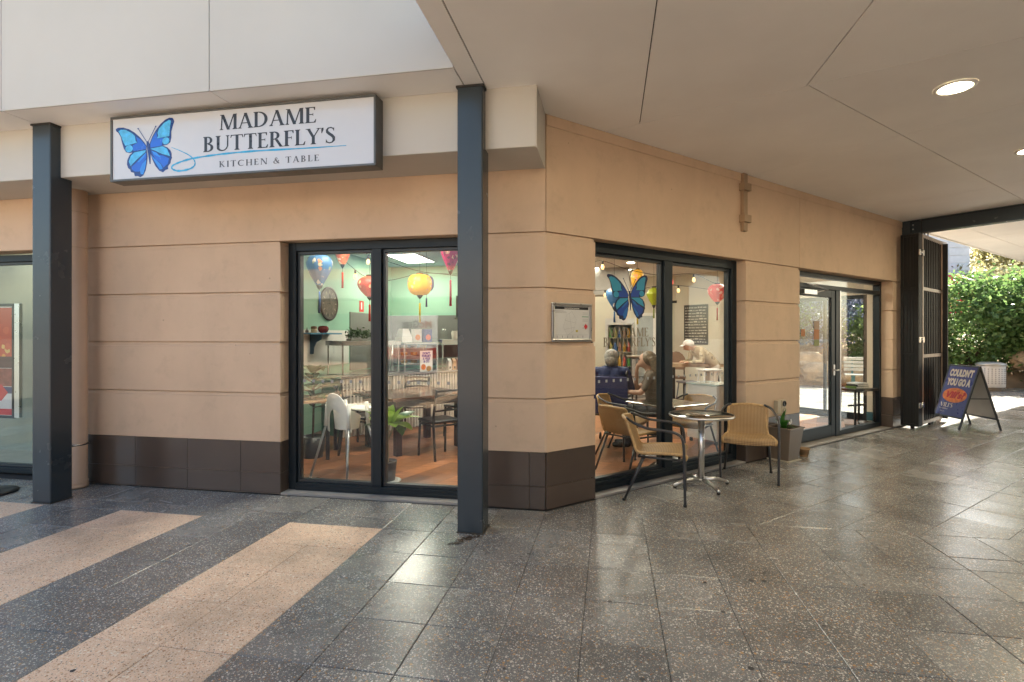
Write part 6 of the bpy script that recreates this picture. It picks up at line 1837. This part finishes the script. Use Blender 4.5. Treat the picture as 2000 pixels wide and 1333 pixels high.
# ================================================================== PEOPLE
def person(label, loc, rz, bones, balls, mats, voxel=.012):
    """bones: (p, q, r0, r1, region); one continuous remeshed skin, coloured by the nearest bone's region. Local +x is forward."""
    b = B()
    segs = []
    for (p, q, r0, r1, reg) in bones:
        p, q = Vector(p), Vector(q)
        b.tube([p, p.lerp(q, .33), p.lerp(q, .67), q], [r0, r0+(r1-r0)*.33, r0+(r1-r0)*.67, r1], 14)
        b.ball(p, r0, 12, 8); b.ball(q, r1, 12, 8)
        segs.append((p, q, max(r0, r1), reg))
    for (c, r_, reg) in balls:
        b.ball(c, r_, 16, 12); c = Vector(c); segs.append((c, c+Vector((0, 0, .001)), sum(r_)/3, reg))
    me = b.mesh('person_body', mats[0])
    o = bpy.data.objects.new('tmp', me); COL.objects.link(o)
    md = o.modifiers.new('r', 'REMESH'); md.mode = 'VOXEL'; md.voxel_size = voxel; md.use_smooth_shade = True
    sm_ = o.modifiers.new('s', 'SMOOTH'); sm_.iterations = 4; sm_.factor = .5
    dg = bpy.context.evaluated_depsgraph_get()
    new = bpy.data.meshes.new_from_object(o.evaluated_get(dg))
    bpy.data.objects.remove(o); bpy.data.meshes.remove(me)
    new.materials.clear()
    for m_ in mats: new.materials.append(m_)
    n = len(new.polygons)
    cen = np.empty(n*3, dtype=np.float32); new.polygons.foreach_get('center', cen); cen = cen.reshape(-1, 3)
    best = np.full(n, 1e9); idx = np.zeros(n, dtype=np.int32)
    for (p, q, r_, reg) in segs:
        p_, d = np.array(p), np.array(q-p); L2 = max(float(d@d), 1e-9)
        t = np.clip(((cen-p_)@d)/L2, 0, 1)
        dist = np.linalg.norm(cen-(p_+t[:, None]*d), axis=1)/r_
        k = dist < best; best[k] = dist[k]; idx[k] = reg
    new.polygons.foreach_set('material_index', idx)
    new.polygons.foreach_set('use_smooth', np.ones(n, dtype=bool))
    new.update()
    t = thing('person', label, 'person', loc, rz)
    body = bpy.data.objects.new('body', new); COL.objects.link(body); body.parent = t
    return t
M_SKIN = mat('skin', (.50, .30, .21), .5, var=.1, vscale=12)
M_GREYHAIR = mat('grey_hair', (.24, .22, .195), .6, var=.5, vscale=45)
M_BLOND = mat('ash_blond_hair', (.17, .125, .08), .5, var=.5, vscale=45)
def hand(pos, fwd, up, reg):
    """palm, four fingers of unequal length and a thumb leaving the side of the palm"""
    pos, f = Vector(pos), Vector(fwd).normalized(); s = f.cross(Vector(up)).normalized(); u = s.cross(f)
    L = [(tuple(pos), tuple(pos+f*.055), .026, .030, reg)]
    for k, ln in enumerate((.060, .072, .066, .050)):
        base = pos + f*.06 + s*(-.027+.018*k); mid = base + f*ln*.55 - u*.006; tip = mid + f*ln*.40 - u*.018
        L += [(tuple(base), tuple(mid), .0095, .009, reg), (tuple(mid), tuple(tip), .009, .0075, reg)]
    tb_ = pos + f*.015 - s*.030
    L += [(tuple(tb_), tuple(tb_+f*.035-s*.022), .011, .010, reg), (tuple(tb_+f*.035-s*.022), tuple(tb_+f*.065-s*.020-u*.008), .010, .008, reg)]
    return L
def face(t, head, r_, fwd=(1, 0, 0)):
    """eyes, brows and lips on the front of a head (local +x)"""
    c = Vector(head)
    B().ball(c+Vector((r_*.86, .030, .012)), .011, 8, 6).ball(c+Vector((r_*.86, -.030, .012)), .011, 8, 6).out('eyes', mat('eye', (.06, .04, .03), .2), t)
    B().cbox(c+Vector((r_*.90, .031, .032)), .012, .030, .006).cbox(c+Vector((r_*.90, -.031, .032)), .012, .030, .006).out('eyebrows', M_BARK, t)
    B().ball(c+Vector((r_*.92, 0, -.052)), (.010, .022, .007), 10, 6).out('lips', mat('lips', (.38, .14, .12), .4), t)
# woman at the table, cheek in hand, facing left
TOP, TRS, SHO = 1, 2, 3
wm = [M_SKIN, mat('taupe_tee', (.12, .092, .068), .8, var=.15, vscale=8), mat('dark_denim', (.06, .065, .08), .8), M_BLACK]
hd_ = (.13, 0, 1.175)
bones = [((0, .05, .55), (.03, .045, .75), .115, .105, TOP), ((0, -.05, .55), (.03, -.045, .75), .115, .105, TOP), ((.03, .05, .75), (.06, .06, .95), .108, .095, TOP), ((.03, -.05, .75), (.06, -.06, .95), .108, .095, TOP),
 ((.05, -.15, .985), (.05, .15, .985), .062, .062, TOP), ((.06, 0, 1.0), (.10, 0, 1.09), .055, .048, 0),
 ((0, .09, .52), (.40, .10, .50), .092, .068, TRS), ((0, -.09, .52), (.40, -.10, .50), .092, .068, TRS), ((.40, .10, .50), (.37, .10, .10), .060, .042, TRS), ((.40, -.10, .50), (.37, -.10, .10), .060, .042, TRS),
 ((.35, .10, .055), (.53, .11, .045), .042, .034, SHO), ((.35, -.10, .055), (.53, -.11, .045), .042, .034, SHO),
 ((.05, .17, .98), (.12, .22, .82), .056, .048, TOP), ((.12, .22, .82), (.18, .23, .76), .042, .038, 0), ((.18, .23, .76), (.42, .14, .765), .036, .026, 0),
 ((.05, -.17, .98), (.16, -.17, .84), .056, .048, TOP), ((.16, -.17, .84), (.27, -.11, .77), .042, .038, 0), ((.27, -.11, .77), (.245, -.04, 1.05), .036, .026, 0)]
bones += hand((.43, .135, .77), (.9, -.3, .05), (0, 0, 1), 0) + hand((.243, -.035, 1.06), (-.25, .15, .9), (1, 0, 0), 0)
balls = [(hd_, (.088, .072, .112), 0), ((.185, 0, 1.135), (.045, .045, .05), 0), ((.222, 0, 1.165), (.016, .012, .02), 0)]
W = person('person with long ash-blond hair in a taupe T-shirt, resting a cheek on one hand', (.60, 7.28, 0), R(172), bones, balls, wm)
face(W, hd_, .088)
b = B(); b.ball((.085, 0, 1.20), (.105, .092, .105), 18, 12); b.tube(curve([(.04, .055, 1.22), (.0, .075, 1.10), (-.03, .07, .96), (-.04, .06, .90)], 4), [.06, .06, .058, .056, .055, .055, .054, .052, .050, .046, .04, .03, .02], 10); b.tube(curve([(.04, -.055, 1.22), (.0, -.075, 1.10), (-.03, -.07, .96), (-.04, -.06, .90)], 4), [.06, .06, .058, .056, .055, .055, .054, .052, .050, .046, .04, .03, .02], 10); b.tube(curve([(.0, 0, 1.22), (-.045, 0, 1.08), (-.06, 0, .92)], 4), [.07, .072, .072, .07, .066, .06, .05, .04, .02], 10)
b.out('hair', M_BLOND, W)
# grey-haired person seen from behind, in navy, in a wheelchair
bones = [((0, .06, .60), (-.02, .07, .80), .12, .12, TOP), ((0, -.06, .60), (-.02, -.07, .80), .12, .12, TOP), ((-.02, .07, .80), (0, .08, 1.0), .12, .10, TOP), ((-.02, -.07, .80), (0, -.08, 1.0), .12, .10, TOP),
 ((0, -.19, 1.02), (0, .19, 1.02), .065, .065, TOP), ((.01, 0, 1.03), (.05, 0, 1.12), .058, .052, 0),
 ((0, .10, .55), (.42, .11, .53), .095, .07, TRS), ((0, -.10, .55), (.42, -.11, .53), .095, .07, TRS), ((.42, .11, .53), (.44, .11, .16), .06, .045, TRS), ((.42, -.11, .53), (.44, -.11, .16), .06, .045, TRS),
 ((.43, .11, .12), (.60, .11, .10), .042, .034, SHO), ((.43, -.11, .12), (.60, -.11, .10), .042, .034, SHO)]
for s in (1, -1): bones += [((0, s*.21, 1.01), (.05, s*.27, .78), .056, .046, TOP), ((.05, s*.27, .78), (.28, s*.24, .74), .042, .030, TOP)] + hand((.29, s*.235, .74), (1, -s*.2, -.1), (0, 0, 1), 0)
G_ = person('grey-haired person in a navy jacket seen from behind in a wheelchair', (.02, 7.35, 0), R(80), bones, [((.06, 0, 1.20), (.088, .074, .110), 0), ((.15, 0, 1.19), (.016, .013, .02), 0)], [M_SKIN, mat('navy_jacket', (.015, .022, .075), .75), MATS['dark_denim'], M_BLACK])
face(G_, (.06, 0, 1.20), .088)
b = B(); b.ball((.035, 0, 1.225), (.108, .100, .100), 18, 12); b.ball((.0, 0, 1.17), (.085, .092, .09), 16, 10); b.out('hair', M_GREYHAIR, G_)
wh = thing('wheelchair', 'wheelchair with a navy back, spoked wheels and push handles', 'wheelchair', (.02, 7.35, 0), R(80))
for s in (1, -1):
    b = B(); b.tube([(.02+.29*math.cos(a*.2618), s*.31, .305+.29*math.sin(a*.2618)) for a in range(24)], .018, 8, closed=True); tw_ = b.out('wheel_tyre', M_BLACK, wh)
    b = B(); b.tube([(.02+.25*math.cos(a*.2618), s*.335, .305+.25*math.sin(a*.2618)) for a in range(24)], .008, 6, closed=True)
    for k in range(12): b.tube([(.02, s*.31, .305), (.02+.28*math.cos(k*.5236), s*.31, .305+.28*math.sin(k*.5236))], .003, 5)
    b.lathe([(.03, -.02), (.03, .02)], seg=10, m=Matrix.Translation((.02, s*.31, .305)) @ Matrix.Rotation(R(90), 4, 'X')); b.out('rim_and_spokes', M_ALU, wh)
    b = B(); b.tube(curve([(-.17, s*.24, .30), (-.17, s*.24, .98), (-.24, s*.24, 1.0), (-.30, s*.24, 1.0)], 3), .013, 7).tube([(-.17, s*.24, .44), (.36, s*.24, .44), (.50, s*.20, .14)], .013, 7).tube([(-.17, s*.26, .70), (.22, s*.26, .70), (.24, s*.24, .44)], .013, 7); b.out('side_frame', M_BLACK, wh)
    B().lathe([(.04, -.012), (.05, -.01), (.05, .01), (.04, .012)], seg=14, m=Matrix.Translation((.36, s*.22, .063)) @ Matrix.Rotation(R(90), 4, 'X')).out('castor', M_BLACK, wh)
B().box(-.16, .34, -.23, .23, .43, .455).out('seat_sling', M_BLACK, wh)
B().box(-.195, -.155, -.25, .25, .46, .96).out('back_sling', mat('navy_canvas', (.014, .020, .085), .7), wh, bevel=.012, seg=2)
# person in a white cap bending over the bar table
bones = [((0, .06, .92), (.14, .06, 1.06), .118, .118, TOP), ((0, -.06, .92), (.14, -.06, 1.06), .118, .118, TOP), ((.14, .07, 1.06), (.32, .08, 1.20), .122, .10, TOP), ((.14, -.07, 1.06), (.32, -.08, 1.20), .122, .10, TOP),
 ((.34, -.18, 1.22), (.34, .18, 1.22), .066, .066, TOP), ((.37, 0, 1.24), (.46, 0, 1.28), .058, .052, 0),
 ((0, .09, .90), (.06, .11, .50), .095, .07, TRS), ((0, -.09, .90), (.02, -.12, .50), .095, .07, TRS), ((.06, .11, .50), (.0, .12, .10), .066, .05, TRS), ((.02, -.12, .50), (-.06, -.13, .10), .066, .05, TRS),
 ((-.03, .12, .05), (.18, .13, .04), .044, .036, SHO), ((-.09, -.13, .05), (.12, -.14, .04), .044, .036, SHO)]
for s in (1, -1): bones += [((.34, s*.20, 1.21), (.36, s*.24, 1.00), .058, .048, TOP), ((.36, s*.24, 1.00), (.55, s*.12, .985), .044, .032, TOP)] + hand((.56, s*.11, .985), (1, -s*.25, -.05), (0, 0, 1), 0)
pm_ = at(1392, 657.3, 10.45)
C_ = person('person in a white cap and mottled beige jacket bending over the bar table', (pm_.x, pm_.y, .01), R(200), bones, [((.53, 0, 1.31), (.10, .076, .10), 0), ((.60, 0, 1.24), (.03, .02, .02), 0)], [M_SKIN, dots_mat('mottled_beige', (.42, .33, .21), [(0, (.30, .22, .12)), (.5, (.52, .43, .30)), (.8, (.20, .15, .09))], 14, .6), mat('stone_trousers', (.55, .49, .42), .8), M_BLACK])
face(C_, (.53, 0, 1.29), .10)
b = B(); b.ball((.515, 0, 1.345), (.112, .092, .085), 18, 12); b.cbox(Vector((.635, 0, 1.31)), .10, .13, .012, Matrix.Rotation(R(25), 3, 'Y')); b.out('cap', mat('cap_white', (.66, .60, .56), .8), C_)
